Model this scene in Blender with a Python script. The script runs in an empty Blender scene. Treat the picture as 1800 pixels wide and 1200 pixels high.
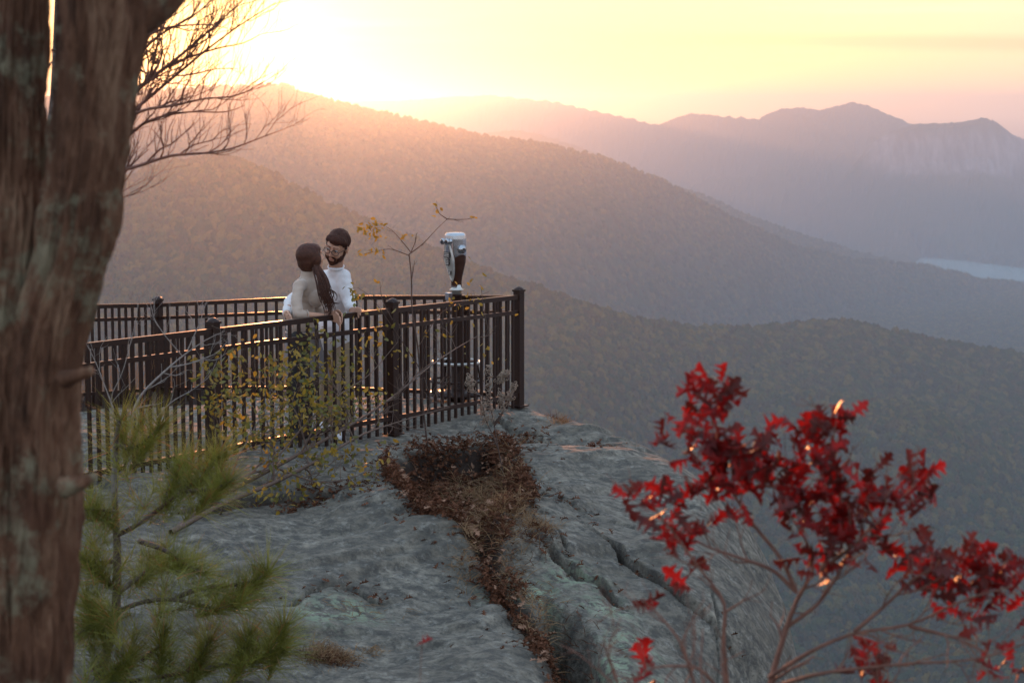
import bpy, bmesh, math, random
import numpy as np
from mathutils import Vector, Matrix, Euler
random.seed(7); rng = np.random.default_rng(7)
scene = bpy.context.scene
COL = scene.collection
F = 3500.0; H = 2.65; PITCH = math.atan(395/3500); CP, SP = math.cos(PITCH), math.sin(PITCH)
R = math.radians

# ------------------------------------------------------------------ helpers
def P(u, v, d):
    cy = (600-v)/F; s = d/(CP+cy*SP)
    return np.array([(u-900)/F*s, d, H+(cy*CP-SP)*s])
def PA(u, v, d):
    u, v, d = np.broadcast_arrays(np.asarray(u, float), np.asarray(v, float), np.asarray(d, float))
    cy = (600-v)/F; s = d/(CP+cy*SP)
    return np.stack([(u-900)/F*s, d, H+(cy*CP-SP)*s], -1)
def to_uv(x, y, z):
    dz = z-H
    f = y*CP-dz*SP; up = y*SP+dz*CP
    return 900+F*x/f, 600-F*up/f
def pl(*pts): return [P(*p) for p in pts]

def _h(ix, iy, iz, seed):
    n = (ix.astype(np.int64)*374761393+iy.astype(np.int64)*668265263+iz.astype(np.int64)*2147483647+seed*974634777) & 0xffffffff
    n = ((n ^ (n >> 13))*1274126177) & 0xffffffff
    n = n ^ (n >> 16)
    return (n & 0xffff)/65535.0
def vn(x, y, z=0, seed=0):
    x, y, z = np.broadcast_arrays(np.asarray(x, float), np.asarray(y, float), np.asarray(z, float))
    xi, yi, zi = np.floor(x), np.floor(y), np.floor(z)
    fx, fy, fz = x-xi, y-yi, z-zi
    fx = fx*fx*(3-2*fx); fy = fy*fy*(3-2*fy); fz = fz*fz*(3-2*fz)
    r = 0
    for a in (0, 1):
        for b in (0, 1):
            for c in (0, 1):
                w = (fx if a else 1-fx)*(fy if b else 1-fy)*(fz if c else 1-fz)
                r = r+w*_h(xi+a, yi+b, zi+c, seed)
    return r*2-1
def fbm(x, y, z=0, o=4, seed=0, g=.5):
    r = 0; a = 1; t = 0
    x = np.asarray(x, float); y = np.asarray(y, float); z = np.asarray(z, float)
    for i in range(o):
        r = r+a*vn(x, y, z, seed+i); t += a; a *= g; x = x*2.03+5.1; y = y*2.03+1.7; z = z*2.03+3.3
    return r/t
def sst(a, b, x):
    t = np.clip((x-a)/(b-a), 0, 1); return t*t*(3-2*t)

def link(o): COL.objects.link(o); return o
def wl(o):
    v = np.zeros(3)
    while o is not None:
        v = v+np.array(o.location); o = o.parent
    return v
def tag(o, label, cat, group=None):
    o['label'] = label; o['category'] = cat
    if group: o['group'] = group
    return o
def thing(name, label, cat, loc, group=None):
    o = bpy.data.objects.new(name, None); link(o); o.location = [float(a) for a in loc]; o.empty_display_size = .1
    return tag(o, label, cat, group)

class M:
    def __init__(s): s.v = []; s.f = []; s.n = 0
    def add(s, v, f):
        v = np.asarray(v, float); s.v.append(v); n = s.n
        for q in f: s.f.append(tuple(int(i)+n for i in q))
        s.n += len(v)
    def box(s, c, hx, hy, hz, rot=None, bev=0.0):
        hs = np.array([hx, hy, hz])
        if bev:
            v = []; 
            for sz in (-1, 1):
                for (ins, zo) in ((bev, 0), (0, bev)) if sz < 0 else ((0, bev), (bev, 0)):
                    z = sz*(hz-zo)
                    for a, b in ((-1, -1), (1, -1), (1, 1), (-1, 1)): v.append((a*(hx-ins), b*(hy-ins), z))
            f = [(3, 2, 1, 0), (12, 13, 14, 15)]
            for r in range(3):
                for k in range(4): f.append((r*4+k, r*4+(k+1) % 4, r*4+4+(k+1) % 4, r*4+4+k))
        else:
            v = [(a*hx, b*hy, c_*hz) for c_ in (-1, 1) for a, b in ((-1, -1), (1, -1), (1, 1), (-1, 1))]
            f = [(3, 2, 1, 0), (4, 5, 6, 7), (0, 1, 5, 4), (1, 2, 6, 5), (2, 3, 7, 6), (3, 0, 4, 7)]
        v = np.array(v, float)
        if rot is not None: v = v @ np.array(rot).T
        s.add(v+np.asarray(c), f)
    def bar(s, p0, p1, w, h):
        p0 = np.asarray(p0, float); p1 = np.asarray(p1, float); d = p1-p0; L = np.linalg.norm(d); d /= L
        side = np.cross(d, [0, 0, 1]); side /= np.linalg.norm(side); up = np.cross(side, d)
        s.box((p0+p1)/2, L/2, w/2, h/2, rot=np.stack([d, side, up], 1))
    def tube(s, pts, rad, k=6, cap=True, jit=0):
        pts = np.asarray(pts, float); n = len(pts)
        rad = np.broadcast_to(np.asarray(rad, float), (n,))
        t = np.gradient(pts, axis=0); t /= np.linalg.norm(t, axis=1)[:, None]+1e-9
        a = np.array([0, 0, 1.0]) if abs(t[0][2]) < .9 else np.array([1.0, 0, 0])
        u = np.cross(t[0], a); u /= np.linalg.norm(u); V = []
        ang = np.arange(k)*2*math.pi/k
        for i in range(n):
            u = u-t[i]*np.dot(u, t[i]); u /= np.linalg.norm(u)+1e-9; w = np.cross(t[i], u)
            r = rad[i]*(1+jit*rng.normal(size=k)) if jit else rad[i]*np.ones(k)
            V.append(pts[i]+(np.cos(ang)*r)[:, None]*u+(np.sin(ang)*r)[:, None]*w)
        V = np.concatenate(V); f = []
        for i in range(n-1):
            for j in range(k):
                f.append((i*k+j, i*k+(j+1) % k, (i+1)*k+(j+1) % k, (i+1)*k+j))
        if cap: f.append(tuple(range(k-1, -1, -1))); f.append(tuple((n-1)*k+j for j in range(k)))
        s.add(V, f)
    def lathe(s, c, prof, k=24, rot=None, sx=1, sy=1, pw=2.0):
        V = []
        ang = np.arange(k)*2*math.pi/k; ca, sa = np.cos(ang), np.sin(ang)
        ca = np.sign(ca)*abs(ca)**(2/pw); sa = np.sign(sa)*abs(sa)**(2/pw)
        for pr in prof:
            r, z = pr[0], pr[-1]; r2 = pr[1] if len(pr) == 3 else r
            V.append(np.stack([ca*r*sx, sa*r2*sy, np.full(k, z)], 1))
        V = np.concatenate(V)
        if rot is not None: V = V @ np.array(rot).T
        n = len(prof); f = [(i*k+j, i*k+(j+1) % k, (i+1)*k+(j+1) % k, (i+1)*k+j) for i in range(n-1) for j in range(k)]
        f.append(tuple(range(k-1, -1, -1))); f.append(tuple((n-1)*k+j for j in range(k)))
        s.add(V+np.asarray(c), f)
    def build(s, name, mat, parent=None, smooth=True):
        me = bpy.data.meshes.new(name); v = np.concatenate(s.v)
        off = wl(parent) if parent else np.zeros(3)
        me.from_pydata((v-off).tolist(), [], s.f); me.update()
        if smooth: me.polygons.foreach_set('use_smooth', [True]*len(me.polygons))
        o = bpy.data.objects.new(name, me); link(o)
        if mat: me.materials.append(mat)
        if parent: o.parent = parent
        return o

def bigmesh(name, v, quads, mat, smooth=True, parent=None):
    me = bpy.data.meshes.new(name); off = wl(parent) if parent else np.zeros(3)
    v = np.ascontiguousarray(v-off, np.float32); q = np.ascontiguousarray(quads, np.int32)
    me.vertices.add(len(v)); me.vertices.foreach_set('co', v.ravel())
    k = q.shape[1]
    me.loops.add(q.size); me.loops.foreach_set('vertex_index', q.ravel())
    me.polygons.add(len(q)); me.polygons.foreach_set('loop_start', np.arange(0, q.size, k, dtype=np.int32))
    me.update(calc_edges=True); me.validate()
    me.polygons.foreach_set('use_smooth', [smooth]*len(me.polygons))
    me.materials.append(mat); o = bpy.data.objects.new(name, me); link(o)
    if parent: o.parent = parent
    return o
def gridquads(n, m):
    i = np.arange(n-1)[:, None]*m+np.arange(m-1)[None]
    i = i.ravel(); return np.stack([i, i+1, i+m+1, i+m], 1)

# ------------------------------------------------------------------ materials
def newmat(name):
    m = bpy.data.materials.new(name); m.use_nodes = True; nt = m.node_tree
    return m, nt, nt.nodes['Principled BSDF']
def noise_mix(nt, cols, scale, detail=6, coord='Object', stretch=(1, 1, 1), rough=.6, lo=.3, hi=.7):
    tc = nt.nodes.new('ShaderNodeTexCoord'); mp = nt.nodes.new('ShaderNodeMapping'); mp.inputs['Scale'].default_value = stretch
    nt.links.new(tc.outputs[coord], mp.inputs[0])
    n = nt.nodes.new('ShaderNodeTexNoise'); n.inputs['Scale'].default_value = scale; n.inputs['Detail'].default_value = detail; n.inputs['Roughness'].default_value = rough
    nt.links.new(mp.outputs[0], n.inputs['Vector'])
    r = nt.nodes.new('ShaderNodeValToRGB'); e = r.color_ramp.elements
    while len(e) < len(cols): e.new(.5)
    for i, c in enumerate(cols):
        e[i].position = lo+(hi-lo)*i/(len(cols)-1); e[i].color = (*c, 1)
    nt.links.new(n.outputs[0], r.inputs[0]); return r.outputs[0], n.outputs[0], mp
def bump(nt, b, h, strength, dist, prev=None):
    n = nt.nodes.new('ShaderNodeBump'); n.inputs['Strength'].default_value = strength; n.inputs['Distance'].default_value = dist
    nt.links.new(h, n.inputs['Height'])
    if prev: nt.links.new(prev, n.inputs['Normal'])
    nt.links.new(n.outputs[0], b.inputs['Normal']); return n.outputs[0]
def mixc(nt, fac, a, b):
    m = nt.nodes.new('ShaderNodeMix'); m.data_type = 'RGBA'
    for s, i in ((fac, 0), (a, 6), (b, 7)):
        if isinstance(s, (int, float)): m.inputs[i].default_value = s
        elif isinstance(s, tuple): m.inputs[i].default_value = (*s, 1)
        else: nt.links.new(s, m.inputs[i])
    return m.outputs[2]
def ramp(nt, v, a, b, ca=0.0, cb=1.0):
    m = nt.nodes.new('ShaderNodeMapRange'); m.inputs[1].default_value = a; m.inputs[2].default_value = b
    m.inputs[3].default_value = ca; m.inputs[4].default_value = cb; nt.links.new(v, m.inputs[0]); return m.outputs[0]
def mathn(nt, op, a, b=None):
    m = nt.nodes.new('ShaderNodeMath'); m.operation = op
    for i, s in enumerate((a, b)):
        if s is None: continue
        if isinstance(s, (int, float)): m.inputs[i].default_value = s
        else: nt.links.new(s, m.inputs[i])
    return m.outputs[0]
def simple(name, c, rough=.6, metal=0, var=.25, scale=8, bs=0, bd=.002, spec=.5, trans=None, sheen=0):
    m, nt, b = newmat(name)
    c2 = tuple(x*(1-var) for x in c); c3 = tuple(min(1, x*(1+var)) for x in c)
    col, fac, _ = noise_mix(nt, [c2, c3], scale)
    nt.links.new(col, b.inputs['Base Color']); b.inputs['Roughness'].default_value = rough; b.inputs['Metallic'].default_value = metal
    b.inputs['Specular IOR Level'].default_value = spec
    if sheen: b.inputs['Sheen Weight'].default_value = sheen; b.inputs['Sheen Roughness'].default_value = .4
    if bs: bump(nt, b, fac, bs, bd)
    if trans:
        t = nt.nodes.new('ShaderNodeBsdfTranslucent'); ms = nt.nodes.new('ShaderNodeMixShader'); ms.inputs[0].default_value = trans
        nt.links.new(col, t.inputs[0]); nt.links.new(b.outputs[0], ms.inputs[1]); nt.links.new(t.outputs[0], ms.inputs[2])
        nt.links.new(ms.outputs[0], nt.nodes['Material Output'].inputs[0])
    return m

def rock_mat():
    m, nt, b = newmat('granite')
    col, f1, _ = noise_mix(nt, [(.15, .13, .095), (.34, .30, .235), (.54, .49, .39)], 1.4, 9, rough=.68, lo=.32, hi=.68)
    # streaky weathering bands that follow the foliation of the gneiss
    tc = nt.nodes.new('ShaderNodeTexCoord'); mp = nt.nodes.new('ShaderNodeMapping'); mp.inputs['Scale'].default_value = (2.2, 2.6, 2.6); mp.inputs['Rotation'].default_value = (0, 0, R(-24))
    nt.links.new(tc.outputs['Object'], mp.inputs[0])
    n2 = nt.nodes.new('ShaderNodeTexNoise'); n2.inputs['Scale'].default_value = 4.5; n2.inputs['Detail'].default_value = 9; n2.inputs['Roughness'].default_value = .72; n2.inputs['Distortion'].default_value = .15
    nt.links.new(mp.outputs[0], n2.inputs['Vector'])
    c = mixc(nt, ramp(nt, n2.outputs[0], .42, .66, 0, .6), (.085, .08, .07), col)
    # pale crust patches
    n4 = nt.nodes.new('ShaderNodeTexNoise'); n4.inputs['Scale'].default_value = 13; n4.inputs['Detail'].default_value = 8; n4.inputs['Roughness'].default_value = .75; nt.links.new(tc.outputs['Object'], n4.inputs['Vector'])
    c = mixc(nt, ramp(nt, n4.outputs[0], .54, .66, 0, .32), c, (.50, .48, .42))
    # dark speckle lichen
    n3 = nt.nodes.new('ShaderNodeTexNoise'); n3.inputs['Scale'].default_value = 42; n3.inputs['Detail'].default_value = 5; nt.links.new(tc.outputs['Object'], n3.inputs['Vector'])
    c = mixc(nt, ramp(nt, n3.outputs[0], .58, .68, 0, .5), c, (.045, .045, .042))
    # green lichen patches from the mask
    at = nt.nodes.new('ShaderNodeAttribute'); at.attribute_name = 'lichen'
    n5 = nt.nodes.new('ShaderNodeTexNoise'); n5.inputs['Scale'].default_value = 17; n5.inputs['Detail'].default_value = 7; n5.inputs['Roughness'].default_value = .7; nt.links.new(tc.outputs['Object'], n5.inputs['Vector'])
    lf = mathn(nt, 'MULTIPLY', ramp(nt, n5.outputs[0], .47, .55), at.outputs['Fac'])
    c = mixc(nt, lf, c, (.26, .32, .22))
    at2 = nt.nodes.new('ShaderNodeAttribute'); at2.attribute_name = 'soil'
    c = mixc(nt, at2.outputs['Fac'], c, (.035, .022, .016))
    nt.links.new(c, b.inputs['Base Color']); b.inputs['Roughness'].default_value = .85; b.inputs['Specular IOR Level'].default_value = .25
    p = bump(nt, b, n2.outputs[0], .3, .04); p = bump(nt, b, n4.outputs[0], .6, .02, p); bump(nt, b, n3.outputs[0], .9, .012, p)
    return m
def bark_mat(name, cols, lich, s=9, zst=.22, bd=.03):
    m, nt, b = newmat(name)
    col, f1, _ = noise_mix(nt, cols, s, 8, stretch=(1, 1, zst), rough=.7)
    tc = nt.nodes.new('ShaderNodeTexCoord')
    n = nt.nodes.new('ShaderNodeTexNoise'); n.inputs['Scale'].default_value = 5; n.inputs['Detail'].default_value = 9; n.inputs['Roughness'].default_value = .72; nt.links.new(tc.outputs['Object'], n.inputs['Vector'])
    c = mixc(nt, ramp(nt, n.outputs[0], .52, .60, 0, .7), col, lich)
    n2 = nt.nodes.new('ShaderNodeTexNoise'); n2.inputs['Scale'].default_value = 3.1; n2.inputs['Detail'].default_value = 7; nt.links.new(tc.outputs['Object'], n2.inputs['Vector'])
    c = mixc(nt, ramp(nt, n2.outputs[0], .57, .66, 0, .7), c, (.10, .045, .03))
    nt.links.new(c, b.inputs['Base Color']); b.inputs['Roughness'].default_value = .9; b.inputs['Specular IOR Level'].default_value = .2
    p = bump(nt, b, f1, 1, bd); bump(nt, b, n.outputs[0], .6, bd*.5, p); return m
def forest_mat(name, cols, scale, rand=False, rock=False):
    m, nt, b = newmat(name)
    col, f1, _ = noise_mix(nt, cols, scale, 5, coord='Object', rough=.75, lo=.34, hi=.66)
    c = col
    tc = nt.nodes.new('ShaderNodeTexCoord')
    big = nt.nodes.new('ShaderNodeTexNoise'); big.inputs['Scale'].default_value = .004; big.inputs['Detail'].default_value = 4; nt.links.new(tc.outputs['Object'], big.inputs['Vector'])
    c = mixc(nt, ramp(nt, big.outputs[0], .42, .6, 0, .55), c, (.035, .05, .018))
    b2 = nt.nodes.new('ShaderNodeTexNoise'); b2.inputs['Scale'].default_value = .011; b2.inputs['Detail'].default_value = 5; b2.inputs['Roughness'].default_value = .65; nt.links.new(tc.outputs['Object'], b2.inputs['Vector'])
    if rand:
        oi = nt.nodes.new('ShaderNodeObjectInfo')
        r = nt.nodes.new('ShaderNodeValToRGB'); e = r.color_ramp.elements; r.color_ramp.interpolation = 'CONSTANT'
        cc = [(.030, .045, .012), (.060, .070, .016), (.12, .095, .018), (.10, .060, .018), (.055, .040, .018), (.025, .045, .014), (.17, .115, .02), (.045, .038, .018)]
        while len(e) < len(cc): e.new(.5)
        for i, q in enumerate(cc): e[i].position = i/len(cc); e[i].color = (*q, 1)
        nt.links.new(oi.outputs['Random'], r.inputs[0]); c = mixc(nt, .6, c, r.outputs[0])
    c = mixc(nt, ramp(nt, b2.outputs[0], .5, .62, 0, .6), c, (.062, .045, .018)); c = mixc(nt, ramp(nt, b2.outputs[0], .46, .36, 0, .6), c, (.022, .038, .012))
    if rock:
        at = nt.nodes.new('ShaderNodeAttribute'); at.attribute_name = 'rock'
        rc, rf, _ = noise_mix(nt, [(.07, .065, .06), (.24, .22, .21)], .028, 6, stretch=(1, .4, .10), rough=.7, lo=.38, hi=.64)
        c = mixc(nt, at.outputs['Fac'], c, rc)
    nt.links.new(c, b.inputs['Base Color']); b.inputs['Roughness'].default_value = 1; b.inputs['Specular IOR Level'].default_value = 0
    return m

MAT = {}
MAT['rock'] = rock_mat()
MAT['bark'] = bark_mat('bark_near', [(.020, .010, .007), (.15, .072, .042), (.33, .20, .125)], (.25, .23, .15))
MAT['bark2'] = bark_mat('bark_grey', [(.05, .035, .028), (.12, .09, .075), (.2, .17, .15)], (.24, .22, .2), s=40, zst=1, bd=.003)
MAT['twig'] = simple('twig_brown', (.075, .045, .035), .8, scale=30, var=.4)
MAT['twig_red'] = simple('twig_red', (.17, .075, .05), .7, scale=20, var=.4)
MAT['twig_dark'] = simple('twig_dark', (.13, .085, .065), .8, scale=60, var=.4)
MAT['twig_grey'] = simple('twig_grey', (.24, .21, .19), .8, scale=60, var=.35, bs=.4)
MAT['wood'] = simple('broken_wood', (.30, .16, .09), .8, scale=25, var=.4)
MAT['iron'] = simple('brown_paint', (.022, .008, .005), .42, spec=.3, scale=60, var=.3, bs=.15, bd=.001)
MAT['chrome'] = simple('cast_metal', (.46, .49, .53), .22, metal=1, scale=14, var=.12, bs=.05)
MAT['chrome_dark'] = simple('dark_enamel', (.06, .05, .05), .35, metal=.3, scale=14, var=.3)
MAT['viewer_reflection'] = simple('viewer_ground_reflection', (.055, .022, .014), .22, metal=.35, scale=14, var=.25)  # dark ground mirrored in the metal head, put into the colour
MAT['plate'] = simple('plate', (.55, .55, .52), .4, metal=.6, scale=30, var=.15)
MAT['glass'] = simple('lens_glass', (.02, .02, .025), .05)
MAT['skin'] = simple('skin', (.50, .28, .19), .5, scale=9, var=.07)
MAT['skin2'] = simple('skin_pale', (.56, .31, .21), .5, scale=9, var=.07)
MAT['lips'] = simple('lips', (.34, .15, .12), .5, var=.05)
MAT['hair'] = simple('dark_hair', (.045, .014, .008), .65, spec=.2, scale=60, var=.5, bs=.6, bd=.004)
MAT['hair2'] = simple('long_hair', (.060, .018, .009), .55, spec=.3, scale=50, var=.5, bs=.6, bd=.004)
MAT['white_knit'] = simple('white_cotton', (.74, .74, .76), .9, sheen=.5, scale=16, var=.04, bs=.35, bd=.02)
MAT['beige_knit'] = simple('beige_knit', (.46, .355, .285), .9, sheen=.6, scale=14, var=.06, bs=.35, bd=.02)
MAT['khaki'] = simple('khaki', (.32, .24, .16), .9, scale=12, var=.12, bs=.4, bd=.015)
MAT['grey_cloth'] = simple('grey_cloth', (.20, .18, .19), .8, scale=12, var=.1, bs=.3, bd=.015)
MAT['black_cloth'] = simple('black_cloth', (.018, .016, .017), .8, scale=12, var=.3)
MAT['shoe'] = simple('white_leather', (.75, .76, .8), .5, var=.05)
MAT['sole'] = simple('sole', (.6, .6, .6), .7, var=.05)
MAT['needle'] = simple('pine_needle', (.22, .22, .04), .45, scale=9, var=.55, trans=.3)
MAT['needle_dry'] = simple('pine_needle_dry', (.42, .17, .055), .45, scale=9, var=.4, trans=.3)
MAT['red_leaf'] = simple('red_oak_leaf', (.24, .008, .007), .45, scale=13, var=.8, trans=.55)
MAT['yellow_leaf'] = simple('yellow_leaf', (.34, .22, .030), .5, scale=9, var=.5, trans=.5)
MAT['green_leaf'] = simple('olive_leaf', (.16, .15, .035), .5, scale=9, var=.4, trans=.45)
MAT['dark_red_leaf'] = simple('dark_red_leaf', (.10, .014, .010), .5, scale=7, var=.5, trans=.35)
MAT['litter'] = simple('dead_leaf', (.115, .050, .029), 1.0, spec=.05, scale=30, var=.8, trans=.12)
MAT['litter_pale'] = simple('pale_dead_leaf', (.26, .15, .10), 1.0, spec=.05, scale=11, var=.45)
MAT['straw'] = simple('dry_straw', (.28, .17, .085), .8, scale=9, var=.5, trans=.25)
MAT['seed'] = simple('seed_fluff', (.42, .33, .26), .9, scale=40, var=.3, trans=.4)
MAT['brown_leaf'] = simple('brown_leaf', (.12, .05, .025), .6, var=.4, trans=.3)
MAT['forest_far'] = forest_mat('forest_far', [(.022, .028, .014), (.05, .048, .02), (.085, .06, .03)], .05, rock=True)
MAT['forest'] = forest_mat('forest_crowns', [(.025, .035, .014), (.055, .05, .02), (.085, .05, .028)], .03, rand=True)
m, nt, b = newmat('lake_water'); b.inputs['Base Color'].default_value = (.42, .60, .62, 1); b.inputs['Roughness'].default_value = .06
tc = nt.nodes.new('ShaderNodeTexCoord'); wn = nt.nodes.new('ShaderNodeTexNoise'); wn.inputs['Scale'].default_value = .15; nt.links.new(tc.outputs['Object'], wn.inputs['Vector']); bump(nt, b, wn.outputs[0], .02, .1)
MAT['water'] = m

# ------------------------------------------------------------------ far terrain
def crest(pts):
    a = np.array(pts, float); return a
CR = {
 'A': crest([(-900, 330, 3000), (-300, 330, 2900), (100, 360, 2800), (200, 325, 2800), (300, 284, 2800), (400, 276, 2750), (470, 305, 2700), (560, 352, 2700), (650, 393, 2650), (760, 440, 2600), (870, 485, 2600), (1000, 528, 2600), (1100, 560, 2700), (1200, 578, 2800), (1330, 580, 2950), (1430, 567, 3050), (1500, 570, 3100), (1600, 590, 3150), (1700, 610, 3200), (1800, 625, 3200), (2500, 680, 3200)]),
 'B': crest([(-900, 120, 5600), (-300, 160, 5200), (130, 175, 5000), (300, 160, 4800), (370, 155, 4700), (440, 154, 4600), (480, 150, 4500), (505, 150, 4500), (535, 165, 4500), (600, 183, 4500), (700, 205, 4500), (830, 236, 4600), (870, 245, 4600), (950, 252, 4700), (1050, 277, 4900), (1130, 303, 5100), (1200, 338, 5300), (1290, 383, 5500), (1400, 433, 5900), (1500, 455, 6300), (1620, 466, 6500), (1680, 478, 6600), (1720, 489, 6700), (1800, 497, 6900), (2500, 560, 6900)]),
 'E': crest([(900, 330, 7200), (1100, 318, 7000), (1190, 330, 6900), (1240, 345, 6900), (1300, 373, 6900), (1420, 418, 6900), (1500, 441, 7000), (1560, 452, 7100), (1700, 520, 7200), (2500, 600, 7200)]),
 'G': crest([(500, 260, 9000), (750, 252, 8800), (850, 234, 8600), (900, 227, 8600), (950, 235, 8600), (1050, 268, 8600), (1150, 320, 8600), (1300, 400, 8600), (2500, 700, 8600)]),
 'C': crest([(-900, 200, 12500), (400, 190, 12000), (600, 178, 12000), (700, 177, 12000), (800, 170, 12000), (870, 168, 12000), (960, 176, 11800), (1060, 197, 11500), (1155, 219, 11200), (1180, 209, 11200), (1210, 200, 11200), (1260, 203, 11200), (1330, 209, 11000), (1345, 200, 11000), (1370, 191, 11000), (1400, 188, 11000), (1440, 193, 11000), (1460, 187, 11000), (1495, 179, 11000), (1520, 184, 11000), (1590, 214, 11000), (1700, 240, 11000), (1900, 300, 11000), (2500, 320, 11000)]),
 'D': crest([(1380, 420, 9400), (1480, 310, 9400), (1525, 255, 9400), (1560, 233, 9400), (1600, 217, 9400), (1680, 214, 9400), (1720, 207, 9400), (1745, 212, 9400), (1772, 233, 9400), (1800, 246, 9400), (1900, 275, 9400), (2500, 300, 9400)]),
}
SL = {'A': .38, 'B': .36, 'E': .3, 'G': .3, 'C': .32, 'D': .34}
def terrain(u, d, detail=True):
    x = (u-900)/F*d; y = d
    floor = -588+fbm(x/700, y/700, o=3, seed=5)*22
    z = floor.copy()
    for k, c in CR.items():
        v = np.interp(u, c[:, 0], c[:, 1]); D = np.interp(u, c[:, 0], c[:, 2])
        # smooth the small kinks of the hand-read skyline
        v = v+fbm(u/23.0, u*0+len(k)+ord(k), o=3, seed=3)*(2.6 if k in 'AB' else 1.2)
        zc = PA(u, v, D)[..., 2]
        t = D-d
        if k == 'A':
            zb = -505+(u-900)*.0; fr = np.clip((d-1650)/(D-1650), -.6, 1)
            front = zb+(zc-zb)*np.where(fr > 0, fr, fr*.5)
        elif k == 'D':
            st = t/1.0
            front = zc-np.where(st < 90, st*.45, np.where(st < 190, 40+(st-90)*1.75, 215+(st-190)*.42))
        else:
            front = zc-SL[k]*t
        und = (np.abs(fbm(x/520, y/900, o=4, seed=ord(k)))-.28)*sst(0, 500, t)*(260 if k in 'BCEG' else 220 if k == 'A' else 50)
        zz = np.where(t >= 0, front+und, zc-.42*(-t))
        z = np.maximum(z, zz)
    lk = (sst(1585, 1640, u))*sst(6950, 7050, d)*(1-sst(-30, 30, d-np.interp(u, [1480, 1620, 1700, 1800, 2000, 2500], [9100, 8600, 8330, 7960, 7850, 7700])))
    z = z*(1-lk)+np.minimum(z, -625)*lk
    return z
# ------------------------------------------------------------------ rock outcrop
ctrl = [(912, 712, 17.7), (690, 750, 16.1), (615, 786, 15.6), (375, 822, 14.5), (150, 860, 13.5), (500, 765, 16.4), (400, 712, 18.2), (300, 727, 20), (160, 735, 19.5), (600, 705, 18.6), (800, 700, 18),
        (300, 950, 12), (500, 900, 12.8), (700, 850, 14), (900, 800, 15.3), (1000, 740, 17), (1100, 782, 15.9), (1190, 806, 15.4), (1000, 890, 13.7), (1200, 930, 13.1), (900, 1000, 12), (600, 1000, 11.6), (1100, 1050, 11.7),
        (1280, 1060, 12), (1300, 1200, 11.1), (1000, 1200, 10.2), (700, 1200, 9.9), (300, 1200, 9.6), (100, 1100, 10.2), (0, 900, 12.3), (1260, 890, 13.9)]
cp = np.array([P(*c) for c in ctrl]); cp = np.concatenate([cp, [(-2, 6, .35), (1, 6, .3), (-1, 3, .85), (3, 6, .0), (-5, 8, .4), (-6, 14, .2), (-7, 20, -.4), (3, 9.5, -.8), (2.5, 3, .6), (-4, 2, .9)]])
def rbf_fit(p):
    r = np.linalg.norm(p[:, None, :2]-p[None, :, :2], axis=2); n = len(p)
    A = np.zeros((n+3, n+3)); A[:n, :n] = r-np.eye(n)*-.0; A[:n, :n] -= np.eye(n)*.15
    A[:n, n] = 1; A[:n, n+1:] = p[:, :2]; A[n, :n] = 1; A[n+1:, :n] = p[:, :2].T
    return np.linalg.solve(A, np.concatenate([p[:, 2], [0, 0, 0]]))
w_ = rbf_fit(cp)
def base(x, y):
    z = w_[len(cp)]+w_[len(cp)+1]*x+w_[len(cp)+2]*y
    if np.ndim(x) == 0: return z+w_[:len(cp)] @ np.sqrt((x-cp[:, 0])**2+(y-cp[:, 1])**2+.09)
    for i in range(len(cp)): z = z+w_[i]*np.sqrt((x-cp[i, 0])**2+(y-cp[i, 1])**2+.09)
    return z
EDGE = np.array([(-9, 23.5), (-4.2, 21.6), (-3.2, 21.9), (-1.7, 20.3), (0.0, 18.7), (.5, 17.2), (.98, 16.4), (1.28, 15.6), (1.40, 14.3), (1.32, 13), (1.08, 12), (.82, 11.1), (.80, 9.6), (1.3, 8), (2.6, 6), (2.8, 1), (-9, 1)])
def sd_poly(x, y, poly):
    ds = np.full(x.shape, 1e9); ins = np.zeros(x.shape, bool)
    n = len(poly)
    for i in range(n):
        a = poly[i]; b = poly[(i+1) % n]; e = b-a
        t = np.clip(((x-a[0])*e[0]+(y-a[1])*e[1])/(e@e), 0, 1)
        ds = np.minimum(ds, np.hypot(x-a[0]-t*e[0], y-a[1]-t*e[1]))
        c = ((a[1] > y) != (b[1] > y)) & (x < (b[0]-a[0])*(y-a[1])/(b[1]-a[1]+1e-12)+a[0]); ins ^= c
    return np.where(ins, -ds, ds)
def sd_line(x, y, p):   # signed distance to open polyline; positive = left of travel
    best = np.full(x.shape, 1e9); sg = np.ones(x.shape)
    for i in range(len(p)-1):
        a = p[i]; e = p[i+1]-a
        t = np.clip(((x-a[0])*e[0]+(y-a[1])*e[1])/(e@e), 0, 1)
        ds = np.hypot(x-a[0]-t*e[0], y-a[1]-t*e[1]); cr = e[0]*(y-a[1])-e[1]*(x-a[0])
        m = ds < best; best = np.where(m, ds, best); sg = np.where(m, np.sign(cr), sg)
    return best, sg
def onbase(u, v):
    lo, hi = 5.0, 24.0
    for _ in range(40):
        mid = (lo+hi)/2; p = P(u, v, mid)
        if base(np.array(p[0]), np.array(p[1])) > p[2]: hi = mid
        else: lo = mid
    return P(u, v, (lo+hi)/2)[:2]
def bl(*pts): return np.array([onbase(*p) for p in pts])
CHAN = bl((672, 832), (760, 812), (830, 800), (880, 792), (905, 822), (925, 870), (935, 905), (900, 930), (885, 960), (890, 1000), (905, 1030), (950, 1080), (1000, 1130), (1040, 1200), (965, 1200), (925, 1115), (880, 1060), (845, 1010), (800, 962), (722, 925), (690, 875))
HOLLOW = bl((955, 1040), (1010, 1070), (1055, 1120), (1085, 1180), (1100, 1215), (990, 1215), (950, 1110))
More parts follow.
